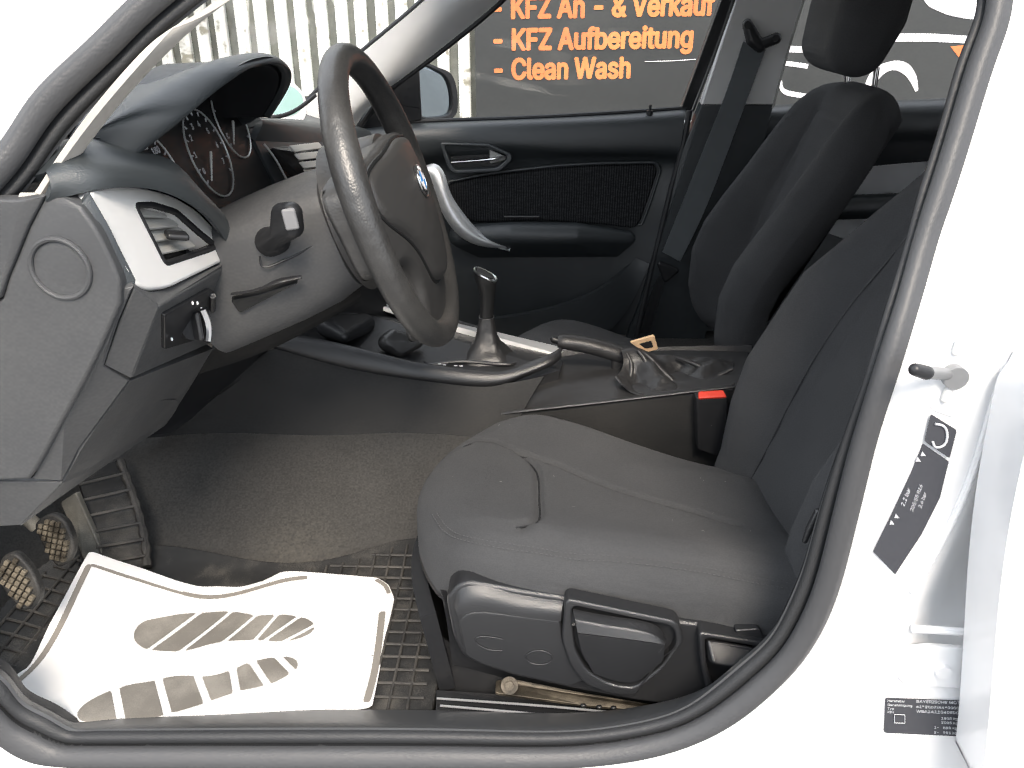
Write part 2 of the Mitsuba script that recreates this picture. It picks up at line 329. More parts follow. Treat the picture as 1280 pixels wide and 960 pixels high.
stroke([(1.3099, 2.968, 0.7636), (1.3345, 2.968, 0.8215), (1.3916, 2.968, 0.8547), (1.4475, 2.968, 0.8429), (1.4874, 2.968, 0.8008), (1.5086, 2.968, 0.7581)], [.03, .045, .034, .04, .03, .012])
on_sign([(1.6056, 2.968, 0.9264), (1.6726, 2.968, 0.9324), (1.6609, 2.968, 0.8733)], 'sign_orange', 'arrow_mark')
stroke([(0.408, 2.968, 0.8673), (0.5166, 2.968, 0.8706), (0.6118, 2.968, 0.8768)], .003)

# ---------------------------------------------------------------- the car's body
CAR = 'car_body'
tag(CAR, 'white car body with its front door open, around the dark cabin', 'car')
pair_o = [(0.3832, 0.1176, 1.1142), (0.3731, 0.1006, 1.0739), (0.3556, 0.0767, 1.017), (0.338, 0.0526, 0.9595), (0.3284, 0.041, 0.9318), (0.3143, 0.0175, 0.8869), (0.2985, -0.0046, 0.8364), (0.2919, -0.006, 0.7708), (0.2909, -0.006, 0.7254), (0.29, -0.006, 0.6678), (0.288, -0.006, 0.6129), (0.2817, -0.006, 0.5615), (0.2688, -0.006, 0.5174), (0.2501, -0.006, 0.4796), (0.2189, -0.006, 0.4355), (0.1809, -0.006, 0.4008), (0.1296, -0.006, 0.3739), (0.0469, -0.006, 0.3548), (-0.0579, -0.006, 0.3481), (-0.164, -0.006, 0.3437), (-0.3253, -0.006, 0.3371), (-0.4342, -0.006, 0.3339), (-0.4892, -0.006, 0.3316), (-0.53, -0.006, 0.3325), (-0.5546, -0.006, 0.3365), (-0.5739, -0.006, 0.3469), (-0.5905, -0.006, 0.3635)]
pair_i = [(0.3727, 0.1455, 1.114), (0.3601, 0.1279, 1.0722), (0.3439, 0.1034, 1.0138), (0.3268, 0.0794, 0.9568), (0.3204, 0.0661, 0.9249), (0.303, 0.0402, 0.8788), (0.29, 0.022, 0.8208), (0.2795, 0.022, 0.7587), (0.2718, 0.022, 0.7078), (0.2668, 0.022, 0.6577), (0.2627, 0.022, 0.6077), (0.2542, 0.022, 0.562), (0.2412, 0.022, 0.5202), (0.2189, 0.022, 0.4874), (0.191, 0.022, 0.4509), (0.1582, 0.022, 0.4177), (0.1077, 0.022, 0.3958), (0.0425, 0.022, 0.3825), (-0.0594, 0.022, 0.3799), (-0.1666, 0.022, 0.3783), (-0.3297, 0.022, 0.3721), (-0.4403, 0.022, 0.3667), (-0.5008, 0.022, 0.3632), (-0.522, 0.022, 0.3637), (-0.5453, 0.022, 0.3824), (-0.5688, 0.022, 0.4021), (-0.5814, 0.022, 0.4347)]
low_o = [(-.655, -.006, .47), (-.70, -.006, .58), (-.70, -.006, .70), (-.64, -.003, .83), (-.55, .015, .92)]
low_i = [(-.635, .022, .49), (-.672, .022, .59), (-.675, .022, .70), (-.615, .022, .82), (-.53, .05, .905)]
tl_o = [(-0.4685, 0.069, 0.9986), (-0.4421, 0.0841, 1.0346), (-0.4152, 0.095, 1.0604), (-0.3836, 0.1057, 1.0861), (-0.3521, 0.1175, 1.114)]
tl_i = [(-0.4672, 0.0864, 0.9591), (-0.4352, 0.102, 0.9962), (-0.4058, 0.1147, 1.0265), (-0.3728, 0.1274, 1.0567), (-0.3379, 0.1402, 1.0873)]
top_o = [(-.20, .165, 1.213), (-.05, .19, 1.272), (.12, .20, 1.298), (.26, .197, 1.288), (.345, .17, 1.232)]
top_i = [(-.185, .19, 1.185), (-.04, .215, 1.24), (.12, .225, 1.262), (.24, .22, 1.252), (.315, .195, 1.205)]
NS = 420
lo = spl(pair_o + low_o + tl_o + top_o, NS, True)
mi_ = spl(pair_i + low_i + tl_i + top_i, NS, True)
# the seal: a wide trim lip inside and a fat bulb outside
tt = np.gradient(lo, axis=0); tt = (np.roll(lo, -1, 0) - np.roll(lo, 1, 0)); acr = mi_ - lo
nn = np.cross(tt, acr); nn /= np.linalg.norm(nn, axis=1, keepdims=True); nn[(nn[:, 1] > 0)] *= -1
prof = [(0.0, -.006), (0.0, .002), (.02, .005), (.08, .0085), (.22, .0105), (.38, .0105), (.50, .0085), (.56, .004), (.59, -.001), (.62, .002), (.68, .0065), (.78, .0085), (.90, .006), (1.0, -.002), (1.02, -.012), (1.02, -.03)]
for nm, pr, bs in (('door_seal', prof[:9], 'seal_grey'), ('door_seal__inner_lip', prof[7:], 'seal_rubber')):
    G = A([lo + acr * s + nn * h for s, h in pr]); G = np.concatenate([G, G[:, :1]], 1)
    add(CAR + '__' + nm, sheet(G, .002), bs, 50, label='black rubber seal round the door opening' if nm == 'door_seal' else None)
# white side panel, from the seal outwards
th = np.unwrap(np.arctan2(lo[:, 2] - .75, lo[:, 0] + .12))
def rect(t):
    c, s = math.cos(t), math.sin(t)
    k = min((1.25 if c > 0 else 1.15) / max(abs(c), 1e-6), (.58 if s > 0 else .62) / max(abs(s), 1e-6)); return -.12 + c * k, .75 + s * k
outp = A([rect(t) for t in th]); outp = A([(x, ybody(z), z) for x, z in outp])
rows = []
fl = A([(0.4139, 0.0389, 0.9126), (0.3937, 0.0058, 0.8531), (0.3902, 0, 0.8037), (0.3888, 0, 0.7485), (0.3829, 0, 0.6896), (0.3698, 0, 0.631), (0.3577, 0, 0.5783)]); fl = fl[np.argsort(fl[:, 2])]
for s, off in [(-.004, .012), (0, .004), (.01, -.001), (.03, -.003)] + [(v, -.004) for v in np.linspace(.06, .5, 23)] + [(.7, -.004), (1, -.004)]:
    q = lo * (1 - s) + outp * s; q[:, 1] = ybody(q[:, 2]) + off + .055 * smooth01(q[:, 0] - np.interp(q[:, 2], fl[:, 2], fl[:, 0]), -.004, .075) * smooth01(q[:, 2], .46, .56) * smooth01(-q[:, 2], -1.08, -.98) * (q[:, 0] > .1); rows.append(q)
jo = np.concatenate([mi_, mi_[:1]]); jd = (jo - A([[-.12, 0, .75]])) * A([[1, 0, 1]])
jam = A([jo + [0, -.004, 0] - jd * .006, jo + [0, .006, 0] + jd * .004, jo + [0, .03, 0] + jd * .05, jo + [0, .07, 0] + jd * .13])
add(CAR + '__jamb_trim', sheet(jam, .004, toward=(-.1, 0, .75)), 'sill_plastic', 50)
G = A(rows); G = np.concatenate([G, G[:, :1]], 1)
add(CAR + '__side_panel', sheet(G, .003), 'white_paint', 40)
# shell that closes the cabin: roof, far side, tail, scuttle, floor
def rail(x, far=False):
    z = float(np.interp(x, [-.20, 0, .3, .9, 1.4, 1.75], [1.21, 1.275, 1.315, 1.30, 1.22, 1.05])); return z
xs = np.linspace(-.22, 1.75, 24)
roof = A([[(x, y, rail(x) + .05 * (1 - ((y - .76) / .62) ** 2)) for y in np.linspace(.17, 1.33, 14)] for x in xs])
add(CAR + '__roof', sheet(roof + [0, 0, .02], .015, toward=(0, .7, 5)), 'white_paint', 40)
add(CAR + '__headliner', sheet(roof, .008, toward=(0, .7, .6)), 'headliner', 40)
add(CAR + '__tail_panel', patch([[(1.75, .0, .1), (1.75, .7, .1), (1.75, 1.5, .1)], [(1.76, .0, .8), (1.78, .7, .8), (1.76, 1.5, .8)], [(1.75, .15, 1.06), (1.75, .7, 1.1), (1.75, 1.36, 1.06)]], .03), 'black_plastic')
fp = trimesh.creation.box((2.8, 1.5, .04)); fp.apply_translation((.35, .76, .27)); add(CAR + '__floor_pan', fp, 'carpet', False)
bk = trimesh.creation.box((.03, 1.46, .66)); bk.apply_translation((-.92, .76, .58)); add(CAR + '__bulkhead', bk, 'carpet', False)
fs = trimesh.creation.box((.62, .03, .62)); fs.apply_translation((-.72, 1.47, .58)); add(CAR + '__cowl_side', fs, 'black_plastic', False)
# rear left flank behind the driver (side window area kept open by a pane)
# near windscreen pillar: beige lining strip and black edge
add(CAR + '__pillar_lining', patch([[(-0.3203, 0.115, 1.0915), (-0.3484, 0.085, 1.0575), (-0.3904, 0.075, 1.0155), (-0.4339, 0.07, 0.9684), (-0.4408, 0.065, 0.9582)], [(-0.3021, 0.135, 1.0999), (-0.3443, 0.11, 1.0601), (-0.382, 0.095, 1.0216), (-0.4213, 0.085, 0.9768), (-0.4357, 0.08, 0.9593)], [(-0.2706, 0.16, 1.1202), (-0.2987, 0.15, 1.1021), (-0.3569, 0.125, 1.0508), (-0.4116, 0.1, 0.9925), (-0.4322, 0.09, 0.9658)]], .006, 14, 50), 'pillar_beige', 50, label='beige lining of the near windscreen pillar')
add(CAR + '__pillar_foot', prism(rc([(-0.4556, 0.06, 0.962), (-0.4386, 0.072, 0.9595), (-0.4378, 0.066, 0.9552), (-0.4561, 0.056, 0.9566)], .002), .006), 'pillar_beige')
# windscreen: between the near and the far pillar
wn = lambda t: A((-.86, .115, .945)) * (1 - t) + A((-.17, .19, 1.235)) * t
wf = lambda t: A((-.84, 1.41, .90)) * (1 - t) + A((-.17, 1.33, 1.235)) * t
Gw = A([[wn(t) * (1 - s) + wf(t) * s + A((-.10 * 4 * s * (1 - s), 0, .02 * 4 * s * (1 - s))) for s in np.linspace(0, 1, 20)] for t in np.linspace(0, 1, 12)])
add(CAR + '__windscreen', (Gw.reshape(-1, 3), quads(12, 20)), 'glass_pane', True, label='clear windscreen')
# white bonnet seen through the windscreen
bon = A([[(x, y, .915 - .10 * ((y - .75) / .75) ** 2 - .10 * (-.92 - x) ** 1.5) for y in np.linspace(.02, 1.5, 24)] for x in np.linspace(-.93, -1.9, 12)])
add(CAR + '__bonnet', sheet(bon, .01, toward=(0, 0, 5)), 'white_paint', 40)
add(CAR + '__wing_panel', patch([[(-.93, 1.5, .80), (-1.4, 1.5, .78), (-1.9, 1.5, .70)], [(-.93, 1.54, .5), (-1.4, 1.54, .5), (-1.9, 1.54, .5)], [(-.93, 1.54, .2), (-1.4, 1.54, .2), (-1.9, 1.54, .2)]], .01, toward=(0, 5, 0)), 'white_paint')
# far pillar lining
add(CAR + '__far_pillar_lining', patch([[(-0.2225, 1.24, 1.1265), (-0.2478, 1.25, 1.1055), (-0.4097, 1.33, 0.9932), (-0.5148, 1.37, 0.9162), (-0.5781, 1.39, 0.8639)], [(-0.1313, 1.23, 1.1265), (-0.1655, 1.24, 1.1026), (-0.3738, 1.32, 0.9421), (-0.4695, 1.35, 0.8515), (-0.5246, 1.37, 0.8159)], [(-0.0667, 1.25, 1.1265), (-0.0925, 1.27, 1.1054), (-0.323, 1.34, 0.9404), (-0.3861, 1.37, 0.8956), (-0.4525, 1.39, 0.8188)]], .012, 14, 40), 'pillar_grey', 50, label='pale lining of the far windscreen pillar')
for r in ([(-0.2236, 1.25, 1.1295), (-0.2532, 1.265, 1.1054), (-0.4164, 1.345, 0.9922), (-0.5224, 1.385, 0.9147), (-0.5862, 1.405, 0.862)], [(-0.0637, 1.26, 1.1296), (-0.0879, 1.28, 1.1053), (-0.3191, 1.35, 0.9396), (-0.3805, 1.38, 0.8945), (-0.4474, 1.4, 0.8118)]):
    add(CAR + '__glass_edge_trim', tube(spl(r, 30), .0065, 8), 'black_plastic')
# far side of the body: outer panel with window openings left free
def far_y(z): return 1.52 - float(ybody(z)) if z > .82 else 1.52
add(CAR + '__far_side_panel', patch([[(-.93, 1.52, .2), (.4, 1.52, .2), (1.78, 1.52, .2)], [(-.93, 1.54, .6), (.4, 1.54, .6), (1.78, 1.54, .6)], [(-.93, 1.51, .80), (.4, 1.51, .835), (1.78, 1.51, .87)]], .02, toward=(0, 9, .5)), 'white_paint')
add(CAR + '__far_roof_rail', tube(spl([(-.2, 1.34, 1.215), (0, 1.34, 1.275), (.3, 1.34, 1.31), (.9, 1.34, 1.295), (1.4, 1.36, 1.21), (1.75, 1.4, 1.03)], 40), .03, 10), 'black_plastic')
add(CAR + '__rear_quarter_panel', patch([[(1.32, 1.34, 1.24), (1.55, 1.37, 1.2), (1.76, 1.4, 1.05)], [(1.36, 1.42, .95), (1.55, 1.43, .95), (1.76, 1.44, .95)], [(1.36, 1.46, .8), (1.55, 1.46, .8), (1.76, 1.46, .8)]], .04), 'black_plastic')
# near flank behind the front door, above the belt line: rear door glass frame in shade of the shell
add(CAR + '__flank_lining', patch([[(.46, .06, .30), (1.1, .06, .30), (1.74, .06, .30)], [(.48, .06, .6), (1.1, .06, .6), (1.74, .06, .6)], [(.50, .06, .86), (1.1, .06, .88), (1.74, .08, .9)]], .01), 'black_plastic')
add(CAR + '__rear_door', patch([[(0.4332, -0.075, 0.419), (0.4275, -0.075, 0.4599), (0.4187, -0.075, 0.5129), (0.4071, -0.075, 0.5799), (0.3963, -0.075, 0.6422), (0.3843, -0.075, 0.7318), (0.3795, -0.075, 0.7986), (0.3807, -0.0699, 0.8512), (0.3914, -0.0536, 0.8839)], [(.62, -.08, .20), (.62, -.08, .28), (.62, -.08, .36), (.63, -.08, .45), (.64, -.08, .55), (.66, -.08, .66), (.68, -.08, .76), (.70, -.075, .84), (.72, -.06, .9)], [(1.4, -.07, .20), (1.4, -.07, .28), (1.4, -.07, .36), (1.4, -.07, .45), (1.4, -.07, .55), (1.4, -.07, .66), (1.4, -.07, .76), (1.4, -.065, .84), (1.4, -.05, .9)]], .06, 16, 30, su=False), 'white_paint', 40, label='white leading edge of the closed rear door')
add(CAR + '__door_edge_stop', prism(rc([(0.3932, -0.03, 0.8096), (0.4034, -0.03, 0.8149), (0.4172, -0.03, 0.7428), (0.4035, -0.03, 0.7441), (0.395, -0.03, 0.7487)], .006), .012, .002), 'seal_rubber', label='black rubber strip on the rear door edge')
add(CAR + '__door_edge_stop', prism(rc([(0.4057, -0.03, 0.7101), (0.4076, -0.03, 0.7249), (0.4142, -0.03, 0.6868), (0.4125, -0.03, 0.6679)], .004), .008, .002), 'seal_rubber')
# striker, pressings, stickers on the pillar
st = [(0.348, -0.0057, 0.8281), (0.3197, -0.0053, 0.8312)]
s0, s1 = A(st[0]) + [0, .004, 0], A([(0.3113, -0.0332, 0.8429)][0])
add(CAR + '__latch_striker', cat(cyl(s0, s1, .0052), cyl(s0 + [0, .004, 0], s0 + [0, -.010, 0], .010)), 'rail_steel', label='steel door latch striker')
add(CAR + '__latch_striker__cap', hull([(s1, .0058), (A([(0.2996, -0.038, 0.8477)][0]), .0052)]), 'black_plastic', label='black cap on the striker pin')
add(CAR + '__latch_plate', prism(rc([(0.3278, 0.0018, 0.8574), (0.3567, 0.0013, 0.8559), (0.3612, -0.0055, 0.7867), (0.3335, -0.0055, 0.7962)], .008), .004, .0015), 'white_paint')
for px in ([(0.347, -0.0022, 0.8485)][0], [(0.345, -0.0065, 0.8068)][0]):
    add(CAR + '__latch_screw', hull([(px, .0035), (A(px) + [.001, 0, .009], .0035)]), 'pillar_grey')
add(CAR + '__pillar_flange', tube(spl([(0.3916, 0.0023, 0.8545), (0.3878, -0.004, 0.8056), (0.3864, -0.004, 0.7508), (0.3806, -0.004, 0.6922), (0.3676, -0.004, 0.634), (0.3593, -0.004, 0.601)], 30), .0035, 8), 'white_paint')
add(CAR + '__hinge_cover', prism(rc([(0.3629, -0.006, 0.5317), (0.3868, -0.006, 0.5366), (0.4354, -0.006, 0.5341), (0.4395, -0.006, 0.4819), (0.3777, -0.006, 0.4841), (0.3658, -0.006, 0.4922)], .006), .005, .002), 'white_paint')
add(CAR + '__hinge_cover__screw', cyl(A([(0.4072, -0.006, 0.5063)][0]) + [0, .003, 0], A([(0.4072, -0.006, 0.5063)][0]) + [0, -.004, 0], .0075), 'white_paint')
add(CAR + '__seam_bead', tube(spl([(0.3682, -0.004, 0.5564), (0.3992, -0.004, 0.5553), (0.4382, -0.004, 0.5525)], 12), .004, 8), 'white_paint')
def sticker(name, pts, bs, label=None, off=0.0008, parent=CAR):
    return add(parent + '__' + name, prism(pts, off, 0), bs, False, label=label)
S1 = [(0.3361, -0.0075, 0.7927), (0.361, -0.0075, 0.7777), (0.3609, -0.0075, 0.7499), (0.3361, -0.0075, 0.7662)]
S2 = [(0.3363, -0.0055, 0.7627), (0.362, -0.0055, 0.7455), (0.3623, -0.0055, 0.7082), (0.3541, -0.0055, 0.6681), (0.3389, -0.0055, 0.6223), (0.3142, -0.0055, 0.6474), (0.3229, -0.0055, 0.6875), (0.3319, -0.0055, 0.7326)]
sticker('caution_sticker', rc(S1, .002), 'decal_black', 'small dark sticker with a white ring symbol', .001)
sticker('tyre_sticker', S2, 'decal_black', 'long dark tyre pressure sticker on the pillar', .001)
rg = spl([(0.3407, -0.0088, 0.7842), (0.3486, -0.0088, 0.782), (0.3535, -0.0088, 0.7719), (0.352, -0.0088, 0.7632), (0.3462, -0.0088, 0.7615), (0.3423, -0.0088, 0.767)], 24); add(CAR + '__caution_sticker__ring', tube(rg, .0011, 6), 'print_white')
def tiny(parent, s, O, right, up, h): add(parent + '__print', text(s, h, O, right, up, .0004, False), 'print_white', False)
dwn = unit(A([(0.3352, -0.0066, 0.6397)][0]) - A([(0.3456, -0.0066, 0.7352)][0])); acc = unit(A([(0.3614, -0.0066, 0.7461)][0]) - A([(0.3357, -0.0066, 0.7633)][0]))
for s, px, h in (('2.2 bar', [(0.3319, -0.0066, 0.698)][0], .0042), ('205/55 R16', [(0.3407, -0.0066, 0.693)][0], .0036), ('2.6 bar', [(0.3472, -0.0066, 0.6966)][0], .0036)):
    tiny(CAR + '__tyre_sticker', s, px, -dwn, -acc, h)
for q in ([(0.3335, -0.0066, 0.7504)][0], [(0.3365, -0.0066, 0.7561)][0], [(0.3231, -0.0066, 0.6839)][0], [(0.3261, -0.0066, 0.6909)][0]):
    add(CAR + '__tyre_sticker__print', prism([q, A(q) + acc * .005 + dwn * .002, A(q) + dwn * .005], .0004, 0), 'print_white', False)
S3 = [(0.3588, -0.0055, 0.4667), (0.4466, -0.0055, 0.4654), (0.4521, -0.0055, 0.4165), (0.366, -0.0055, 0.4189)]
sticker('type_plate', rc(S3, .003), 'decal_black', 'black type plate with rows of white print at the pillar foot', .001)
r3 = unit(A([(0.4444, -0.0064, 0.4663)][0]) - A([(0.3583, -0.0064, 0.4676)][0])); u3 = unit(A([(0.3583, -0.0064, 0.4676)][0]) - A([(0.3653, -0.0064, 0.421)][0]))
for s, px, h in (('Hersteller', [(0.3607, -0.0064, 0.4633)][0], .0028), ('Genehmigung', [(0.3617, -0.0064, 0.4578)][0], .0028), ('Typ', [(0.3626, -0.0064, 0.4529)][0], .0028), ('FIN', [(0.3636, -0.0064, 0.4479)][0], .0028),
                 ('BAYERISCHE MOTOREN WERKE', [(0.3897, -0.0064, 0.4632)][0], .0036), ('e1*2007/46*0000', [(0.3911, -0.0064, 0.4561)][0], .0034), ('WBA1A11040E000000', [(0.3925, -0.0064, 0.4496)][0], .0036),
                 ('1805 kg', [(0.4193, -0.0064, 0.4411)][0], .0032), ('3005 kg', [(0.4206, -0.0064, 0.435)][0], .0032), ('1-   880 kg', [(0.4148, -0.0064, 0.428)][0], .0032), ('2-   985 kg', [(0.4162, -0.0064, 0.4212)][0], .0032)):
    tiny(CAR + '__type_plate', s, px, r3, u3, h)
q = [(0.3711, -0.0066, 0.4462), (0.3817, -0.0066, 0.446), (0.384, -0.0066, 0.4344), (0.3733, -0.0066, 0.4345)]
add(CAR + '__type_plate__frame', tube(A(q), .0005, 6, True), 'print_white')
add(CAR + '__windscreen__edge_band', tube(spl([(-0.5454, 0.95, 0.9084), (-0.5107, 0.95, 0.9086), (-0.4861, 0.97, 0.9105), (-0.4643, 1, 0.9199), (-0.4415, 1.04, 0.939)], 24), .004, 8), 'black_plastic')
# windscreen badge
bc = A([(-0.5125, 1.05, 0.9198)][0]); add(CAR + '__windscreen_badge', prism(bc + A([(.055 * math.cos(t) * .9, 0, .048 * math.sin(t)) for t in np.linspace(0, 2 * np.pi, 36, endpoint=False)]), .002, 0), 'decal_white', False, label='round white and green badge in the windscreen corner')
add(CAR + '__windscreen_badge__print', prism(bc + A([(.004 + .040 * math.cos(t), -.0012, .008 + .030 * math.sin(t)) for t in np.linspace(0, 2 * np.pi, 36, endpoint=False)]), .001, 0), 'sticker_teal', False)

# ---------------------------------------------------------------- dashboard
DA = 'dashboard'
tag(DA, 'dark grey dashboard with arched instrument hood and silver framed side vent', 'dashboard')
R0 = [(-0.4028, 0.17, 0.971), (-0.3662, 0.21, 1.003), (-0.3493, 0.25, 1.0219), (-0.337, 0.3, 1.0374), (-0.3335, 0.37, 1.0437), (-0.3302, 0.43, 1.0384), (-0.3344, 0.47, 1.0239), (-0.3498, 0.5, 1.0024), (-0.3827, 0.53, 0.9669)]
R1 = [(-0.4218, 0.15, 0.9864), (-0.3769, 0.18, 1.0092), (-0.3589, 0.23, 1.0294), (-0.3392, 0.29, 1.0471), (-0.3362, 0.37, 1.0515), (-0.328, 0.43, 1.0485), (-0.3269, 0.48, 1.0327), (-0.3404, 0.52, 1.0116), (-0.3866, 0.555, 0.9605)]
R2 = [(-0.4363, 0.14, 0.9894), (-0.4112, 0.18, 1.0158), (-0.4027, 0.24, 1.0306), (-0.3903, 0.31, 1.043), (-0.3886, 0.38, 1.0454), (-0.3874, 0.45, 1.0405), (-0.3853, 0.5, 1.0252), (-0.3946, 0.54, 1.0013), (-0.4205, 0.58, 0.9537)]
R3 = [(-0.4461, 0.13, 0.991), (-0.4482, 0.18, 1.0096), (-0.4593, 0.25, 1.0231), (-0.4689, 0.33, 1.0302), (-0.475, 0.4, 1.0266), (-0.4705, 0.47, 1.0167), (-0.4682, 0.52, 0.9999), (-0.4756, 0.56, 0.9778), (-0.4965, 0.6, 0.9394)]
R00 = (A(R0) * .75 + A(R1) * .25 + A([.006, -.001, -.002])).tolist()
add(DA + '__instrument_hood', patch([R0, R00, R1, R2, R3], .008, 60, 60, toward=(-.4, .3, 2.5)), 'soft_dash', 60, label='blue-grey sheen instrument hood')
# dark inside walls of the hood
XI = -.43
Ri = [(XI - .012, p[1] + (.012 if i < 5 else -.012), p[2] - .004) for i, p in enumerate(R0)]
add(DA + '__hood_inner_wall', patch([(A(R0) + [-.004, 0, -.003]).tolist(), (A(R0) * .5 + A(Ri) * .5).tolist(), Ri], .004, 16, 50, toward=(-.35, .36, .9)), 'black_plastic', 60)
# instrument cluster, a dark glossy face set into the hood
IC = DA + '__instrument_cluster'
ex, ez = A((0, 1, 0)), unit((-.30, 0, .95)); en = np.cross(ex, ez)
ic0 = A((XI, .345, .945))
def ic(a, b, o=0.0): return ic0 + ex * a + ez * b + en * o
add(IC, prism(rc([ic(-.19, -.11), ic(.25, -.11), ic(.25, .065), ic(-.19, .065)], .02), .01, .002), 'gloss_black', 30)
for k, (ca, cb, r) in enumerate(((-.085, -.015, .056), (.075, -.012, .056), (-.15, -.02, .03), (.19, .012, .050))):
    ring = A([ic(ca + r * math.sin(t), cb + r * math.cos(t), .003) for t in np.linspace(0, 2 * np.pi, 56, endpoint=False)])
    add(IC + '__dial_ring', tube(ring, .0013, 6, True), 'satin_silver')
    n_ = 13 if r > .05 else 5
    for t in np.linspace(-2.2, 2.2, n_):
        a, b = ic(ca + r * .86 * math.sin(t), cb + r * .86 * math.cos(t), .0028), ic(ca + r * .95 * math.sin(t), cb + r * .95 * math.cos(t), .0028)
        add(IC + '__tick', tube([a, b], .0011, 5), 'print_white')
    if r > .045:
        for t, s in zip(np.linspace(-2.0, 2.0, 7 if k == 0 else 8 if k == 1 else 1), ('20', '60', '100', '140', '180', '220', '260') if k == 0 else ('0', '1', '2', '3', '4', '5', '6', '7') if k == 1 else ('C',)):
            add(IC + '__numeral', text(s, .0075, ic(ca + r * .68 * math.sin(t) - .006, cb + r * .68 * math.cos(t) - .004, .0022), ex, ez, .0006, True), 'print_white', False)
    nt = -2.3
    add(IC + '__needle', hull([(ic(ca, cb, .005), .002), (ic(ca + r * .8 * math.sin(nt), cb + r * .8 * math.cos(nt), .005), .0011)], 8), 'needle_white')
add(DA + '__cluster_bezel', patch([[ic(-.05, -.115, .03), ic(.08, -.12, .035), ic(.20, -.11, .03)], [ic(-.05, -.105, .015), ic(.08, -.11, .015), ic(.20, -.10, .015)], [ic(-.05, -.10, 0), ic(.08, -.10, 0), ic(.2, -.09, 0)]], .004, 10, 20), 'dash_plastic')
# pad over the silver vent
padA = A([(-0.4333, 0.06, 0.9601), (-0.4169, 0.068, 0.9599), (-0.4022, 0.078, 0.9614), (-0.38, 0.135, 0.951), (-0.3688, 0.168, 0.9363), (-0.3608, 0.205, 0.9123), (-0.3591, 0.242, 0.8813), (-0.3562, 0.27, 0.8496)])
padB = A([(-0.4287, 0.075, 0.9717), (-0.4257, 0.1, 0.9853), (-0.4199, 0.125, 0.9883), (-0.4036, 0.175, 0.9701), (-0.386, 0.205, 0.9576), (-0.3798, 0.24, 0.9256), (-0.3733, 0.28, 0.8898), (-0.3602, 0.305, 0.8513)])
padM = (padA + padB) / 2 + [.004, -.004, .006]
padC = padB + [-.06, .03, -.015]
add(DA + '__top_pad', patch([padA, padA * .75 + padM * .25 + [.003, -.003, .002], padM, padB, padC], .008, 24, 60), 'soft_dash', 50)
# end cap on the door side, with its pressed ring
capo = spl([(-0.4005, 0.052, 0.9517), (-0.389, 0.05, 0.9318), (-0.3818, 0.05, 0.9081), (-0.378, 0.05, 0.8912), (-0.3772, 0.05, 0.8807)], 14).tolist() + spl([(-0.3814, 0.05, 0.8632), (-0.4027, 0.05, 0.8284), (-0.4376, 0.05, 0.7761), (-0.4662, 0.05, 0.7367), (-0.4904, 0.05, 0.7022), (-0.512, 0.05, 0.6739)], 16).tolist() + [(-0.5934, 0.05, 0.6693), (-0.5472, 0.05, 0.8296), (-0.4886, 0.048, 0.8687), (-0.4773, 0.048, 0.8892), (-0.467, 0.05, 0.9058), (-0.4494, 0.052, 0.9343), (-0.4321, 0.056, 0.9589), (-0.4141, 0.055, 0.9578)]
add(DA + '__end_cap', prism(capo, .02, .004), 'dash_plastic', 30)
capn = 0.049
cr = A([(-0.4285, 0.0485, 0.8963)][0]); rr = .0262
add(DA + '__end_cap__ring', tube([cr + [rr * math.cos(t), 0, rr * 1.04 * math.sin(t)] for t in np.linspace(0, 2 * np.pi, 60, endpoint=False)], .0026, 8, True), 'dash_plastic')
add(DA + '__end_cap__disc', field([(rr * .93 * math.cos(t), rr * .97 * math.sin(t)) for t in np.linspace(0, 2 * np.pi, 50, endpoint=False)], lambda x, y, d: .0022 - 2.0 * (x * x + y * y), (cr + [0, .0022, 0], (1, 0, 0), (0, 0, 1), (0, -1, 0)), .003, .004, .002), 'dash_plastic', 40)
add(DA + '__pillar_cover', prism([(-0.4485, 0.046, 0.9582), (-0.4304, 0.052, 0.9598), (-0.4476, 0.048, 0.9354), (-0.4651, 0.046, 0.907), (-0.4754, 0.044, 0.8905), (-0.4866, 0.044, 0.8701), (-0.5502, 0.044, 0.8319), (-0.5133, 0.044, 0.9581)], .02, .003), 'dash_plastic', 30)
# silver surround of the side vent
sv = rc([(-0.398, 0.067, 0.9623), (-0.3965, 0.1164, 0.957), (-0.3928, 0.1651, 0.9447), (-0.3872, 0.2112, 0.9267), (-0.3797, 0.2487, 0.9027), (-0.3716, 0.2696, 0.8767), (-0.3629, 0.2811, 0.8493), (-0.3604, 0.2651, 0.8415), (-0.3646, 0.1179, 0.8567), (-0.3676, 0.0811, 0.8666), (-0.3705, 0.0674, 0.8758), (-0.3763, 0.062, 0.8942), (-0.3874, 0.0634, 0.9291)], .012, 5)
hole = rc([(-0.3893, 0.1312, 0.9342), (-0.3873, 0.1638, 0.9275), (-0.3821, 0.2043, 0.9106), (-0.3731, 0.2318, 0.882), (-0.3659, 0.2565, 0.859), (-0.3664, 0.2336, 0.8609), (-0.3706, 0.1345, 0.8753), (-0.3719, 0.1316, 0.8794)], .006, 4)
add(DA + '__vent_surround', prism(sv, .03, .003, [hole]), 'silver_paint', 30, label='silver surround of the outer air vent')
add(DA + '__vent_surround__side_gap', prism([(-0.4034, 0.058, 0.9496), (-0.3963, 0.066, 0.9612), (-0.3848, 0.066, 0.9306), (-0.3784, 0.066, 0.9079), (-0.3714, 0.068, 0.8802), (-0.3731, 0.066, 0.8747), (-0.3804, 0.058, 0.8757), (-0.3843, 0.056, 0.9063), (-0.3915, 0.056, 0.9303)], .02, .001), 'soft_dash', 30)
vb = A(hole) + [-.035, .01, 0]; add(DA + '__vent_surround__duct', prism(vb, .01, 0), 'black_plastic', False)
fr = A(hole); add(DA + '__vent_surround__rim', tube(fr - [.002, 0, 0], .0035, 8, True), 'black_plastic')
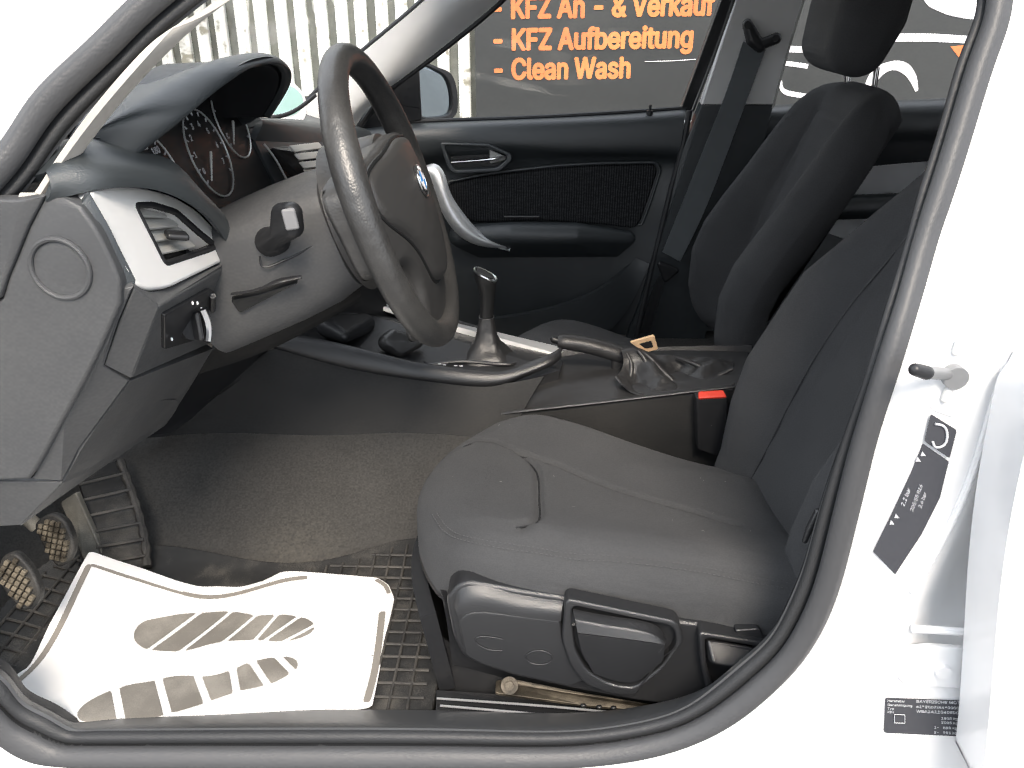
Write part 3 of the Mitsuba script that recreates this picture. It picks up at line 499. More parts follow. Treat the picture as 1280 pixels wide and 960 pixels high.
for a, b in (([(-0.3869, 0.1404, 0.9266)][0], [(-0.3825, 0.1953, 0.9119)][0]), ([(-0.3827, 0.1396, 0.9134)][0], [(-0.3784, 0.2096, 0.8991)][0]), ([(-0.3787, 0.1396, 0.9006)][0], [(-0.3743, 0.2203, 0.8859)][0]), ([(-0.3747, 0.1381, 0.8881)][0], [(-0.37, 0.2243, 0.8725)][0])):
    a, b = A(a), A(b); d = unit(b - a); dn = A((-.62, .05, .50)); dn = unit(dn - d * (dn @ d))
    q = [a + [-.006, 0, -.004], b + [-.006, 0, -.004], b + [-.006, 0, -.004] + dn * .026, a + [-.006, 0, -.004] + dn * .026]
    add(DA + '__vent_surround__vent_slat', prism(rc(q, .004), .0022, .0008), 'slat_grey', 30)
kb = A([(-0.3768, 0.1719, 0.8944)][0]); add(DA + '__vent_surround__vent_lever', rbox(kb + [.004, 0, 0], (.022, .022, .007), .003, [unit((.8, .5, -.2)), unit((-.5, .8, 0)), unit((.2, .1, .9))]), 'black_plastic')
# side strip, knee panel, dark underside
add(DA + '__side_strip', prism([(-0.3772, 0.056, 0.8757), (-0.37, 0.06, 0.8767), (-0.3921, 0.062, 0.8414), (-0.4175, 0.066, 0.7944), (-0.4057, 0.085, 0.7706), (-0.4696, 0.078, 0.6959), (-0.4893, 0.066, 0.6626), (-0.5138, 0.056, 0.6702), (-0.4685, 0.056, 0.7335), (-0.4047, 0.056, 0.8252)], .02, .0025), 'dash_plastic', 30)
add(DA + '__knee_panel', patch([[(-0.4075, 0.088, 0.7683), (-0.4174, 0.2, 0.7365), (-0.4347, 0.36, 0.6893)], [(-0.4403, 0.084, 0.7303), (-0.4582, 0.22, 0.6815), (-0.4898, 0.4, 0.618)], [(-0.4694, 0.08, 0.6939), (-0.5014, 0.23, 0.6323), (-0.5263, 0.42, 0.572)], [(-0.4916, 0.07, 0.6582), (-0.5354, 0.24, 0.5863), (-0.5662, 0.45, 0.5238)]], .01, 16, 20, su=False), 'dash_plastic', 30)
add(DA + '__knee_panel__lower_lip', patch([[(-0.4907, 0.069, 0.6598), (-0.4705, 0.079, 0.6944), (-0.4403, 0.084, 0.7303)], [(-0.523, 0.07, 0.63), (-0.5214, 0.2, 0.6098), (-0.5216, 0.41, 0.5758)], [(-0.5501, 0.07, 0.6041), (-0.5659, 0.25, 0.5621), (-0.5611, 0.44, 0.5292)]], .006, 12, 20), 'dash_plastic', 40)
add(DA + '__lower_shadow_panel', prism([(-0.5998, 0.058, 0.6652), (-0.4896, 0.066, 0.6617), (-0.5493, 0.07, 0.6041), (-0.6272, 0.07, 0.5971)], .015, .002), 'dash_plastic', 30)
add(DA + '__under_panel', patch([[(-0.5651, 0.5, 0.5838), (-0.5007, 0.5, 0.6209), (-0.4546, 0.64, 0.5755)], [(-0.6144, 0.52, 0.532), (-0.5685, 0.55, 0.5297), (-0.5079, 0.62, 0.5182)], [(-0.691, 0.54, 0.4546), (-0.6545, 0.56, 0.4444), (-0.6197, 0.575, 0.4446)]], .01, 10, 12), 'black_plastic', 40)
# light switch pod
PL = lambda p: p
pod = rc([(-0.3602, 0.08, 0.8504), (-0.3597, 0.255, 0.8351), (-0.3697, 0.3, 0.8132), (-0.4052, 0.3724, 0.7439), (-0.4344, 0.3905, 0.6908), (-0.4047, 0.085, 0.7715)], .005, 3)
add(DA + '__switch_pod', prism(pod, .035, .003), 'dash_plastic', 30)
add(DA + '__switch_pod__top_shelf', prism([(-0.3712, 0.062, 0.8753), (-0.3698, 0.088, 0.8627), (-0.3699, 0.125, 0.8527), (-0.3608, 0.258, 0.8408), (-0.3604, 0.257, 0.8345), (-0.3613, 0.082, 0.8488)], .02, .002), 'dash_plastic', 30)
add(DA + '__switch_pod__flank', prism([(-0.3704, 0.0605, 0.8758), (-0.3603, 0.08, 0.8496), (-0.4047, 0.085, 0.7715), (-0.4178, 0.0665, 0.7942), (-0.3916, 0.0625, 0.8412)], .012, .002), 'dash_plastic', 30)
LS = DA + '__light_switch'
add(LS, prism(rc([(-0.3627, 0.0931, 0.8366), (-0.3644, 0.212, 0.8226), (-0.3686, 0.2347, 0.8131), (-0.4065, 0.3009, 0.7402), (-0.4113, 0.2968, 0.7321), (-0.392, 0.1399, 0.7806)], .004), .006, .001), 'black_plastic', 30, label='black light switch panel with chrome edged knob')
k0 = A([(-0.3828, 0.194, 0.7878)][0]); kn = unit((.78, -.58, .1)); kz = unit((-.05, .1, 1)); ky = np.cross(kz, kn)
add(LS + '__knob', cyl(k0 - kn * .004, k0 + kn * .006, .0165, 36), 'black_plastic')
add(LS + '__knob_grip', rbox(k0 + kn * .010, (.014, .007, .032), .003, [kn, ky, kz]), 'trim_plastic')
add(LS + '__knob_edge', tube([k0 + kn * .016 + kz * b + ky * (.006 + .004 * math.cos(b * 80)) for b in np.linspace(-.018, .018, 16)], .0038, 8), 'chrome')
for px in [(-0.3608, 0.1553, 0.826), (-0.3635, 0.173, 0.8197), (-0.3709, 0.1979, 0.8043), (-0.3889, 0.2313, 0.7695), (-0.3961, 0.2397, 0.7561), (-0.3804, 0.1356, 0.7934)]:
    add(LS + '__symbol', hull([(px, .0012), (A(px) + [.0, 0, .0018], .0012)], 8), 'decal_white')
add(LS + '__dimmer_wheel', tube(spl([(-0.3669, 0.2239, 0.8111), (-0.3785, 0.2465, 0.7885), (-0.3907, 0.2627, 0.7654), (-0.3928, 0.254, 0.7627)], 16), [.0035] * 16, 8), 'trim_plastic')
# middle of the dash and the passenger's side
mid = [[(-0.6294, 0.62, 0.9475), (-0.6544, 1, 0.9294), (-0.6551, 1.4, 0.9128)], [(-0.4419, 0.6, 0.9476), (-0.4654, 0.85, 0.9178), (-0.4911, 1.4, 0.8411)], [(-0.4058, 0.59, 0.9469), (-0.4101, 0.85, 0.9072), (-0.4122, 1.4, 0.8194)], [(-0.4178, 0.585, 0.9239), (-0.4003, 0.84, 0.8816), (-0.4056, 1.4, 0.8046)]]
add(DA + '__middle_top', patch(mid, .01, 24, 30, toward=(-.3, .9, 2)), 'soft_dash', 40)
add(DA + '__middle_face', patch([[(-0.4178, 0.585, 0.9239), (-0.4003, 0.84, 0.8816), (-0.4056, 1.4, 0.8046)], [(-0.4083, 0.59, 0.8898), (-0.3784, 0.84, 0.8431), (-0.3917, 1.4, 0.752)], [(-0.3948, 0.6, 0.8465), (-0.3637, 0.84, 0.7664), (-0.3696, 1.4, 0.6354)], [(-0.3759, 0.62, 0.7281), (-0.3522, 0.84, 0.6384), (-0.359, 1.4, 0.4707)]], .01, 20, 24), 'soft_dash', 40)
add(DA + '__middle_face__seam', tube(spl([(-0.4022, 0.575, 0.9211), (-0.3874, 0.575, 0.8984), (-0.3761, 0.575, 0.8731), (-0.3672, 0.578, 0.8538)], 14), .0016, 6), 'slat_grey')
cv = rc([(-0.3978, 0.6, 0.9125), (-0.3734, 0.78, 0.8912), (-0.326, 0.8, 0.8589), (-0.3534, 0.76, 0.8367), (-0.3722, 0.64, 0.8603)], .006)
add(DA + '__centre_vent', prism(cv, .012, .002), 'black_plastic', 30, label='middle air vent beside the wheel')
for a, b in (([(-0.3733, 0.6, 0.9069)][0], [(-0.3717, 0.76, 0.8866)][0]), ([(-0.3674, 0.6, 0.8953)][0], [(-0.3595, 0.76, 0.8736)][0]), ([(-0.3615, 0.6, 0.8836)][0], [(-0.3514, 0.76, 0.8593)][0]), ([(-0.3566, 0.6, 0.8731)][0], [(-0.3458, 0.76, 0.8461)][0])):
    a, b = A(a) + [.01, -.006, 0], A(b) + [.01, -.006, 0]; d = unit(b - a); dn = A((-.5, .1, .6)); dn = unit(dn - d * (dn @ d))
    add(DA + '__centre_vent__vent_slat', prism(rc([a, b, b + dn * .012, a + dn * .012], .003), .002, .0007), 'slat_grey', 30)
add(DA + '__centre_stack', patch([[(-0.3905, 0.64, 0.7615), (-0.3474, 0.72, 0.7262), (-0.3084, 0.86, 0.6716)], [(-0.3928, 0.65, 0.7053), (-0.348, 0.73, 0.6663), (-0.2974, 0.86, 0.6088)], [(-0.389, 0.66, 0.6394), (-0.3485, 0.74, 0.6035), (-0.2933, 0.86, 0.5521)]], .02, 12, 12), 'black_plastic')

# ---------------------------------------------------------------- steering column
SC = 'steering_column'
tag(SC, 'grey steering column shroud with a stalk behind the wheel', 'steering column')
WC = A((-.171, .33, .897)); WU = unit((-.314, 0, .949)); WN = unit((.949, 0, .314)); WY = A((0, 1, 0)); WR = .1655
def wl(a, b, n=0.0): return WC + WY * a + WU * b + WN * n
def ringsec(o, hw, up_, dn_, k=28, e=3.2):
    t = np.linspace(0, 2 * np.pi, k, endpoint=False); c, s = np.cos(t), np.sin(t)
    x = np.sign(c) * np.abs(c) ** (2 / e) * hw; y = np.sign(s) * np.abs(s) ** (2 / e); y = np.where(y > 0, y * up_, y * dn_)
    return A([wl(a, b, o) for a, b in zip(x, y)])
secs = [ringsec(o, hw, u_, d_) for o, hw, u_, d_ in ((-.062, .070, .052, .066), (-.066, .080, .060, .078), (-.10, .084, .062, .090), (-.15, .088, .060, .098), (-.20, .084, .056, .104), (-.26, .082, .05, .11))]
G = A(secs); V = G.reshape(-1, 3); F = quads(len(secs), 28, False, True); c0 = len(V)
V = np.vstack([V, secs[0].mean(0), secs[-1].mean(0)]); j = np.arange(28)
F = np.vstack([F, np.stack([np.full(28, c0), (j + 1) % 28, j], 1), np.stack([np.full(28, c0 + 1), 5 * 28 + j, 5 * 28 + (j + 1) % 28], 1)])
add(SC + '__shroud', fix(trimesh.Trimesh(V, F, process=False)), 'dash_plastic', 45)
add(SC + '__knee_trim', patch([[(-0.4022, 0.325, 0.7525), (-0.3223, 0.29, 0.7868), (-0.2494, 0.32, 0.8102), (-0.2406, 0.37, 0.8053)], [(-0.4128, 0.345, 0.714), (-0.3274, 0.31, 0.7526), (-0.2601, 0.35, 0.7668), (-0.2486, 0.44, 0.7497)], [(-0.4547, 0.4, 0.6676), (-0.3661, 0.38, 0.6914), (-0.3033, 0.42, 0.7094), (-0.2678, 0.52, 0.7078)], [(-0.5061, 0.44, 0.612), (-0.4021, 0.46, 0.6432), (-0.3385, 0.52, 0.6609), (-0.2818, 0.58, 0.6815)]], .01, 24, 30), 'tunnel_plastic', 45)
add(SC + '__lever_slot', prism(rc([(-0.3532, 0.238, 0.8006), (-0.3188, 0.232, 0.8098), (-0.2703, 0.234, 0.8248), (-0.3003, 0.24, 0.8083), (-0.347, 0.245, 0.7826)], .004), .006, .001), 'gloss_black', 30)
lev = [(-0.3478, 0.232, 0.8114), (-0.3154, 0.225, 0.8189), (-0.2926, 0.222, 0.8285), (-0.2651, 0.228, 0.8334)]
add(SC + '__adjuster_lever', tube(spl(lev, 20), np.interp(np.linspace(0, 1, 20), [0, .5, .7, 1], [.003, .004, .007, .004]), 10, flat=.45, up=(0, 0, 1)), 'trim_plastic')
add(SC + '__indicator_stalk', cat(hull([([(-0.3009, 0.245, 0.8684)][0], .017), ([(-0.2927, 0.24, 0.8716)][0], .016)]), hull([([(-0.2985, 0.238, 0.8703)][0], .0125), ([(-0.2743, 0.205, 0.89)][0], .0115)]), hull([([(-0.2743, 0.205, 0.89)][0], .0125), ([(-0.2682, 0.198, 0.9105)][0], .0125), ([(-0.2572, 0.19, 0.8992)][0], .0115), ([(-0.2563, 0.187, 0.9149)][0], .0115)])), 'black_plastic', 40, label='black indicator stalk with a grey end button')
bt = A([(-0.2547, 0.1765, 0.9109)][0]); add(SC + '__indicator_stalk__button', rbox(bt, (.014, .006, .022), .0025, [unit((.9, .2, .1)), unit((-.2, .95, 0)), unit((-.15, 0, 1))]), 'print_grey')
add(SC + '__shroud_seam', tube(spl([(-0.3112, 0.235, 0.8547), (-0.31, 0.235, 0.8427), (-0.2893, 0.24, 0.847), (-0.2719, 0.245, 0.854), (-0.2463, 0.25, 0.8693)], 20), .0012, 6), 'black_plastic')

# ---------------------------------------------------------------- steering wheel
SW = 'steering_wheel'
tag(SW, 'worn dark grey steering wheel with a round emblem on its airbag cover', 'steering wheel')
t = np.linspace(0, 2 * np.pi, 120, endpoint=False)
rim = A([wl(WR * math.sin(a), WR * math.cos(a), .0) for a in t])
thick = .0158 + .0016 * np.exp(-((np.abs(t - np.pi) - 2.0) / .35) ** 2)
add(SW + '__rim', tube(rim, thick, 24, True), 'wheel_rubber', True)
bnd = spl([(-.128, .046), (-.07, .060), (0, .066), (.07, .060), (.128, .046), (.132, .015), (.100, -.020), (.066, -.055), (.040, -.092), (.018, -.103), (-.018, -.103), (-.040, -.092), (-.066, -.055), (-.100, -.020), (-.132, .015)], 160, True)
plate = spl([(-.160, .050), (-.09, .066), (0, .073), (.09, .066), (.160, .050), (.163, .0), (.150, -.045), (.112, -.050), (.082, -.082), (.072, -.145), (.03, -.162), (-.03, -.162), (-.072, -.145), (-.082, -.082), (-.112, -.050), (-.150, -.045), (-.163, .0)], 160, True)
add(SW + '__spoke_plate', field(plate, lambda x, y, d: .024 - .9 * (x * x + y * y), (wl(0, 0, .0), WY, WU, WN), .022, .005, .010), 'pad_plastic', 50)
add(SW + '__airbag_cover', field(bnd, lambda x, y, d: .031 + .004 * np.cos(x * 12) - 1.05 * (x * x + (y + .01) ** 2), (wl(0, 0, .0), WY, WU, WN), .03, .005, .010), 'pad_plastic', 50)
ec = (.0, .012)
zt = .031 + .004 - 1.05 * (.022 ** 2)
def disc(r0, r1, a0, a1, o, k=20):
    tt = np.linspace(a0, a1, k); pts = [(r1 * math.cos(q), r1 * math.sin(q)) for q in tt]
    pts += [(r0 * math.cos(q), r0 * math.sin(q)) for q in tt[::-1]] if r0 else ([(0, 0)] if a1 - a0 < 6 else [])
    return prism([wl(ec[0] + x, ec[1] + y, zt + o) for x, y in pts], .002, 0)
EM = SW + '__airbag_cover__emblem'
add(EM, cyl(wl(*ec, zt - .004), wl(*ec, zt + .002), .0185, 40), 'gloss_black', label='round black emblem with blue and white quarters')
ringp = [wl(ec[0] + .0185 * math.cos(q), ec[1] + .0185 * math.sin(q), zt + .002) for q in np.linspace(0, 2 * np.pi, 40, endpoint=False)]
add(EM, tube(ringp, .0012, 8, True), 'chrome'); add(EM, tube([wl(ec[0] + .0118 * math.cos(q), ec[1] + .0118 * math.sin(q), zt + .0025) for q in np.linspace(0, 2 * np.pi, 40, endpoint=False)], .0008, 8, True), 'chrome')
for k in range(4): add(EM, disc(0, .0112, k * np.pi / 2, (k + 1) * np.pi / 2, .0035), 'emblem_blue' if k % 2 else 'decal_white', False)
for s, q in (('B', 2.2), ('M', 1.57), ('W', .94)):
    u_ = WY * math.cos(q) + WU * math.sin(q); r_ = WY * math.sin(q) - WU * math.cos(q)
    add(EM, text(s, .0036, wl(*ec, zt + .0024) + u_ * .0132 - r_ * .0015, r_, u_, .0006, True), 'decal_white', False)
add(SW + '__hub_housing', cat(cyl(wl(0, -.004, -.062), wl(0, -.004, .004), .088, 48, .082)), 'pad_plastic', 40)
add(SW + '__cover_gap', tube(A([wl(x * 1.012, y * 1.012, .0235 - .9 * (x * x + y * y)) for x, y in bnd]), .0024, 8, True), 'gloss_black')

# ---------------------------------------------------------------- seats
def lerp(x, xs, ys): return np.interp(x, xs, ys)
CB = spl([(.335, -.205), (.20, -.212), (.05, -.212), (-.055, -.205), (-.11, -.17), (-.145, -.10), (-.160, -.03), (-.150, .05), (-.12, .12), (-.075, .175), (-.02, .205), (.08, .214), (.22, .212), (.335, .205), (.345, .1), (.345, -.1)], 160, True)
def cushion_mesh(cy, dx, far, near=None):
    b = CB
    seamA = [(-.135, .0), (-.10, .055), (-.06, .085), (-.012, .072)]
    def h(x, y, d):
        z = .548 - .125 * (x + .1) - .35 * np.maximum(-.06 - x, 0) ** 1.3 - .10 * (y + .02) * (np.abs(y) < 9)
        z = z + .016 * np.exp(-((y + .165) / .05) ** 2) * smooth01(x, -.12, .0) + .020 * np.exp(-((y - .165) / .045) ** 2) * smooth01(x, -.12, .02)
        z = z - .006 * np.exp(-((x - .1) / .13) ** 2 - (y / .09) ** 2) + .008 * np.exp(-((x + .075) / .06) ** 2 - ((y + .02) / .1) ** 2)
        z = z - .058 * smooth01(y, .06, .19) * smooth01(x, -.02, .30)
        for L, dep, w in SEAMS: z = z + groove(x, y, L, dep, w)
        z = z + .0016 * (meshkit.fbm(np.c_[x * 14, y * 14, x * 0 + cy * 3], 3) - .5)
        return z
    return field(b, h, ((dx, cy, near or 0), (1, 0, 0), (0, 1, 0), (0, 0, 1)), .058, .0042, .046, 0.0)
CY = .315
def pl(pts): return [(p[0], p[1] - CY) for p in pts]
seam1 = pl([(-0.1221, 0.377, 0.545), (-0.0948, 0.4041, 0.545), (-0.0623, 0.4004, 0.545), (-0.0307, 0.3802, 0.545), (-0.0088, 0.3536, 0.545), (0.0002, 0.3276, 0.545)]) + pl([(0.0026, 0.2701, 0.55), (0.0039, 0.214, 0.55), (0.0031, 0.1795, 0.55), (-0.0024, 0.1579, 0.55), (-0.0235, 0.1444, 0.55)])
seam2 = pl([(-0.025, 0.3801, 0.54), (0.0311, 0.357, 0.54), (0.0906, 0.3181, 0.54), (0.1472, 0.2895, 0.54), (0.2028, 0.2661, 0.54), (0.254, 0.2381, 0.54)])
seam3 = pl([(-0.1161, 0.1613, 0.555), (-0.055, 0.1473, 0.555), (0.0042, 0.1306, 0.555), (0.0639, 0.1101, 0.555), (0.1209, 0.0807, 0.555), (0.1759, 0.0518, 0.555), (0.2355, 0.0236, 0.555)])
def edge_line(d):
    b = Polygon(CB).buffer(-d).exterior; p = A([b.interpolate(t, True).coords[0] for t in np.linspace(0, 1, 400)])
    p = p[(p[:, 1] < -.11) & (p[:, 0] < .30)]; p = p[np.argsort(p[:, 0])]; return p[::6].tolist()
seam4, seam5 = edge_line(.017), edge_line(.012)
SEAMS = [(seam1, .0095, .0042), (seam2, .0095, .0045), (seam3, .0042, .005), (seam4, .0036, .0022), (seam5, .0026, .0022)]
DS = 'driver_seat'
tag(DS, 'dark grey cloth driver seat beside the open door, with plastic side trim and levers', 'car seat')
cm = cushion_mesh(CY, 0, 1); add(DS + '__cushion', cm, 'seat_fabric', True)
ctree = cKDTree(cm.vertices[cm.vertex_normals[:, 2] > .05][:, :2]); czs = cm.vertices[cm.vertex_normals[:, 2] > .05][:, 2]
def on_cushion(L, o=0.0):
    q = spl(L, 90) + [0, CY]; dd, ii = ctree.query(q, k=4); z = (czs[ii] / (dd + 1e-4)).sum(1) / (1 / (dd + 1e-4)).sum(1)
    z = np.convolve(np.pad(z, 4, mode='edge'), np.ones(9) / 9, 'valid'); return np.c_[q, z + o]
lm = []
for k in range(16):
    px_, py_ = rng.uniform(-.12, .28), rng.uniform(-.16, .16); an = rng.uniform(0, 6.3); l_ = rng.uniform(.0012, .0045)
    lm.append(tube(on_cushion([(px_, py_), (px_ + l_ * .5 * math.cos(an), py_ + l_ * .5 * math.sin(an)), (px_ + l_ * math.cos(an + .5), py_ + l_ * math.sin(an + .5))], .0004)[::18], .00028, 4))
add(DS + '__cushion__lint', cat(*lm), 'lint_grey', kind='stuff')
for L in (seam1, seam2): add(DS + '__cushion__seam', tube(on_cushion(L, .0004), .0012, 6), 'black_plastic')
for L, o in ((seam4, .0026), (seam5, .0030)):
    q = on_cushion(L, o)
    f = np.linspace(0, 1, 170); d_ = np.r_[0, np.cumsum(np.linalg.norm(np.diff(q, axis=0), axis=1))]; qq = np.stack([np.interp(f * d_[-1], d_, q[:, k]) for k in range(3)], 1)
    add(DS + '__cushion__stitching', cat(*[tube(qq[i:i + 2] * 1.0, .0008, 5) for i in range(0, 168, 2)]), 'thread_grey', kind='stuff')
def rest(O, rec, H, bw, wing, thick, cy_seed, wt=.8):
    a = A((math.sin(rec), 0, math.cos(rec))); n = A((-math.cos(rec), 0, math.sin(rec)))
    hw = .222
    b = spl([(-hw * .9, -.06), (0, -.065), (hw * .9, -.06), (hw, .02), (hw, .15), (hw * .97, .28), (hw * wt * 1.08, H * .72), (hw * wt * .9, H * .90), (hw * wt * .6, H * .985), (0, H), (-hw * wt * .6, H * .985), (-hw * wt * .9, H * .90), (-hw * wt * 1.08, H * .72), (-hw * .97, .28), (-hw, .15), (-hw, .02)], 180, True)
    def h(x, y, d):
        B = np.interp(y, *wing); c = bw + (.0 * y)
        bl = smooth01(np.abs(x), .085, .165) * B
        z = .028 + bl + .006 * np.cos(x * 10) - .010 * np.exp(-((y - .33) / .12) ** 2 - (x / .08) ** 2)
        s = .092 + .018 * np.sin(y * 6)
        z = z - .0060 * np.exp(-((np.abs(x) - s) / .0035) ** 2) * (y < H * .86)
        z = z - .003 * np.exp(-((y - H * .86) / .004) ** 2) * (np.abs(x) < s)
        return z + .0014 * (meshkit.fbm(np.c_[x * 14, y * 14, x * 0 + cy_seed], 3) - .5)
    return field(b, h, (O, (0, 1, 0), a, n), thick, .0055, .045, 0.0, taper=thick * .7), a, n
wing = ([-.06, .0, .08, .15, .30, .39, .48, .62], [.02, .028, .055, .070, .068, .040, .012, .004])
m, a_, n_ = rest((.335, CY, .45), math.radians(24), .62, .1, wing, .14, 2.0)
add(DS + '__backrest', m, 'seat_fabric', True)
def rest_seam(parent, m, O, a, n, H):
    loc = np.stack([(m.vertices - O) @ A((0, 1, 0)), (m.vertices - O) @ a, (m.vertices - O) @ n], 1); loc = loc[(m.vertex_normals @ n) > .1]; tr = cKDTree(loc[:, :2])
    for sg in (-1, 1):
        y = np.linspace(-.02, H * .86, 80); q = np.c_[sg * (.092 + .018 * np.sin(y * 6)), y]; dd, ii = tr.query(q, k=4); z = (loc[ii, 2] / (dd + 1e-4)).sum(1) / (1 / (dd + 1e-4)).sum(1)
        z = np.convolve(np.pad(z, 4, mode='edge'), np.ones(9) / 9, 'valid')
        add(parent + '__backrest__seam', tube(O + q[:, :1] * A((0, 1, 0)) + q[:, 1:] * a + z[:, None] * n, .0011, 6), 'black_plastic')
rest_seam(DS, m, A((.335, CY, .45)), a_, n_, .62)
# side trim
SD = DS + '__side_trim'
to = [(-0.1019, 0.098, 0.4966), (-0.0886, 0.098, 0.5162), (-0.0731, 0.098, 0.5211), (-0.0238, 0.098, 0.5113), (0.0322, 0.098, 0.5016), (0.1639, 0.098, 0.4712), (0.2114, 0.098, 0.4657), (0.2655, 0.098, 0.4592), (0.3121, 0.098, 0.4489)]
bo = [(0.3332, 0.098, 0.3059), (0.2048, 0.098, 0.3366), (0.1177, 0.098, 0.3489), (0.0424, 0.098, 0.3654), (-0.0265, 0.098, 0.3832), (-0.0643, 0.098, 0.3982), (-0.0849, 0.098, 0.411), (-0.0953, 0.098, 0.4421)]
add(SD, prism(rc(to + bo, .008), .05, .005), 'trim_plastic', 35, label='black moulded side trim of the driver seat')
add(SD + '__upper_bevel', patch([[(-0.0942, 0.1, 0.4849), (-0.088, 0.1, 0.5101), (-0.0716, 0.1, 0.5173), (-0.0238, 0.1, 0.5074), (0.0323, 0.1, 0.4977)], [(-0.0896, 0.09, 0.4854), (-0.0811, 0.09, 0.5004), (-0.0648, 0.09, 0.5054), (-0.0235, 0.09, 0.4976), (0.0296, 0.09, 0.4901)], [(-0.0864, 0.0895, 0.4675), (-0.0785, 0.087, 0.4837), (-0.0621, 0.087, 0.4876), (-0.0234, 0.087, 0.4831), (0.029, 0.088, 0.4757)]], .012, 14, 30), 'trim_plastic', 45)
add(SD + '__face_plate', prism(rc([(-0.0879, 0.088, 0.4745), (-0.0786, 0.088, 0.484), (-0.0622, 0.088, 0.4879), (-0.0234, 0.088, 0.4833), (0.029, 0.088, 0.4769), (0.0324, 0.088, 0.4491), (0.0445, 0.088, 0.4137), (0.063, 0.088, 0.3898), (0.0418, 0.088, 0.3779), (-0.0261, 0.088, 0.3954), (-0.0616, 0.088, 0.409), (-0.081, 0.088, 0.4217)], .006), .01, .003), 'trim_plastic', 35)
fro = rc([(0.0332, 0.08, 0.5152), (0.1601, 0.08, 0.4855), (0.169, 0.08, 0.4536), (0.1463, 0.08, 0.433), (0.1192, 0.08, 0.3736), (0.0864, 0.08, 0.3762), (0.0589, 0.08, 0.3901), (0.0404, 0.08, 0.4187), (0.0303, 0.08, 0.4562)], .010, 5)
fri = rc([(0.0397, 0.08, 0.5055), (0.1544, 0.08, 0.4785), (0.16, 0.08, 0.4545), (0.1446, 0.08, 0.4198), (0.1157, 0.08, 0.3859), (0.0857, 0.08, 0.3923), (0.0599, 0.08, 0.4121), (0.0461, 0.08, 0.4427)], .010, 5)
add(SD + '__lever_frame', prism(fro, .02, .003, [fri]), 'trim_plastic', 35)
add(SD + '__lever_recess', prism(fri, .004, 0) if False else prism(A(fri) + [0, .012, 0], .006, 0), 'black_plastic', False)
add(SD + '__adjustment_lever', patch([[(0.0418, 0.084, 0.4977), (0.0902, 0.084, 0.4879), (0.1374, 0.084, 0.4756), (0.1487, 0.084, 0.4564)], [(0.0441, 0.07, 0.494), (0.0893, 0.07, 0.4852), (0.1322, 0.07, 0.4753), (0.1457, 0.072, 0.4636)], [(0.0471, 0.066, 0.4796), (0.0896, 0.066, 0.4741), (0.1295, 0.066, 0.4685), (0.1442, 0.068, 0.4637)]], .014, 16, 24, su=False), 'trim_plastic', 40)
add(SD + '__adjustment_lever', patch([[(0.0471, 0.0665, 0.478), (0.0897, 0.0665, 0.4725), (0.1297, 0.0665, 0.4669), (0.1443, 0.068, 0.4626)], [(0.053, 0.074, 0.4449), (0.0878, 0.074, 0.4343), (0.1269, 0.074, 0.4297), (0.1454, 0.074, 0.435)], [(0.0684, 0.08, 0.4076), (0.09, 0.08, 0.3986), (0.1132, 0.08, 0.3957), (0.1222, 0.08, 0.3997)]], .012, 14, 24, su=False), 'trim_plastic', 40)
fr2o = rc([(0.183, 0.082, 0.4708), (0.2529, 0.082, 0.458), (0.2987, 0.082, 0.449), (0.3104, 0.082, 0.3672), (0.2186, 0.082, 0.3588), (0.2018, 0.082, 0.3783), (0.19, 0.082, 0.4242)], .008)
fr2i = rc([(0.1908, 0.082, 0.4629), (0.2539, 0.082, 0.4499), (0.2926, 0.082, 0.4417), (0.3013, 0.082, 0.3793), (0.2201, 0.082, 0.3714), (0.2058, 0.082, 0.3932), (0.1961, 0.082, 0.4268)], .008)
add(SD + '__lever_frame', prism(fr2o, .02, .003, [fr2i]), 'trim_plastic', 35)
add(SD + '__adjustment_lever', prism(rc([(0.1948, 0.086, 0.4572), (0.2461, 0.086, 0.4483), (0.265, 0.086, 0.4407), (0.2538, 0.07, 0.4282), (0.2086, 0.07, 0.4338), (0.2002, 0.07, 0.437)], .004), .012, .003), 'trim_plastic', 35)
el = [(-0.0371, 0.087, 0.449), (-0.0517, 0.087, 0.4521), (-0.0664, 0.087, 0.4505), (-0.0683, 0.087, 0.4457), (-0.0602, 0.087, 0.4365), (-0.0464, 0.087, 0.4321), (-0.0372, 0.087, 0.4324)]
add(SD + '__embossed_mark', tube(spl(el, 40), .0007, 6), 'trim_plastic')
cc = A([(0.0054, 0.087, 0.423)][0]); add(SD + '__embossed_mark', tube([cc + [.0152 * math.cos(q), 0, .0105 * math.sin(q)] for q in np.linspace(0, 2 * np.pi, 40, endpoint=False)], .0007, 6, True), 'trim_plastic')
add(SD + '__clip', prism(rc([(0.225, 0.09, 0.4673), (0.2532, 0.09, 0.4705), (0.2618, 0.09, 0.4522), (0.2378, 0.09, 0.4491)], .004), .01, .002), 'trim_plastic')
add(DS + '__seat_pan', patch([[(-0.1059, 0.12, 0.4738), (-0.0664, 0.14, 0.4488), (0.0302, 0.14, 0.4272), (0.2283, 0.14, 0.3706)], [(-0.1029, 0.14, 0.3596), (-0.0283, 0.15, 0.326), (0.0539, 0.15, 0.3017), (0.2409, 0.15, 0.2669)]], .02, 6, 10, sv=False), 'black_plastic')
add(DS + '__seat_pan', patch([[(-.12, .14, .44), (-.15, .3, .43), (-.10, .48, .43)], [(-.10, .14, .32), (-.12, .3, .32), (-.08, .48, .32)]], .02, 6, 12), 'black_plastic')
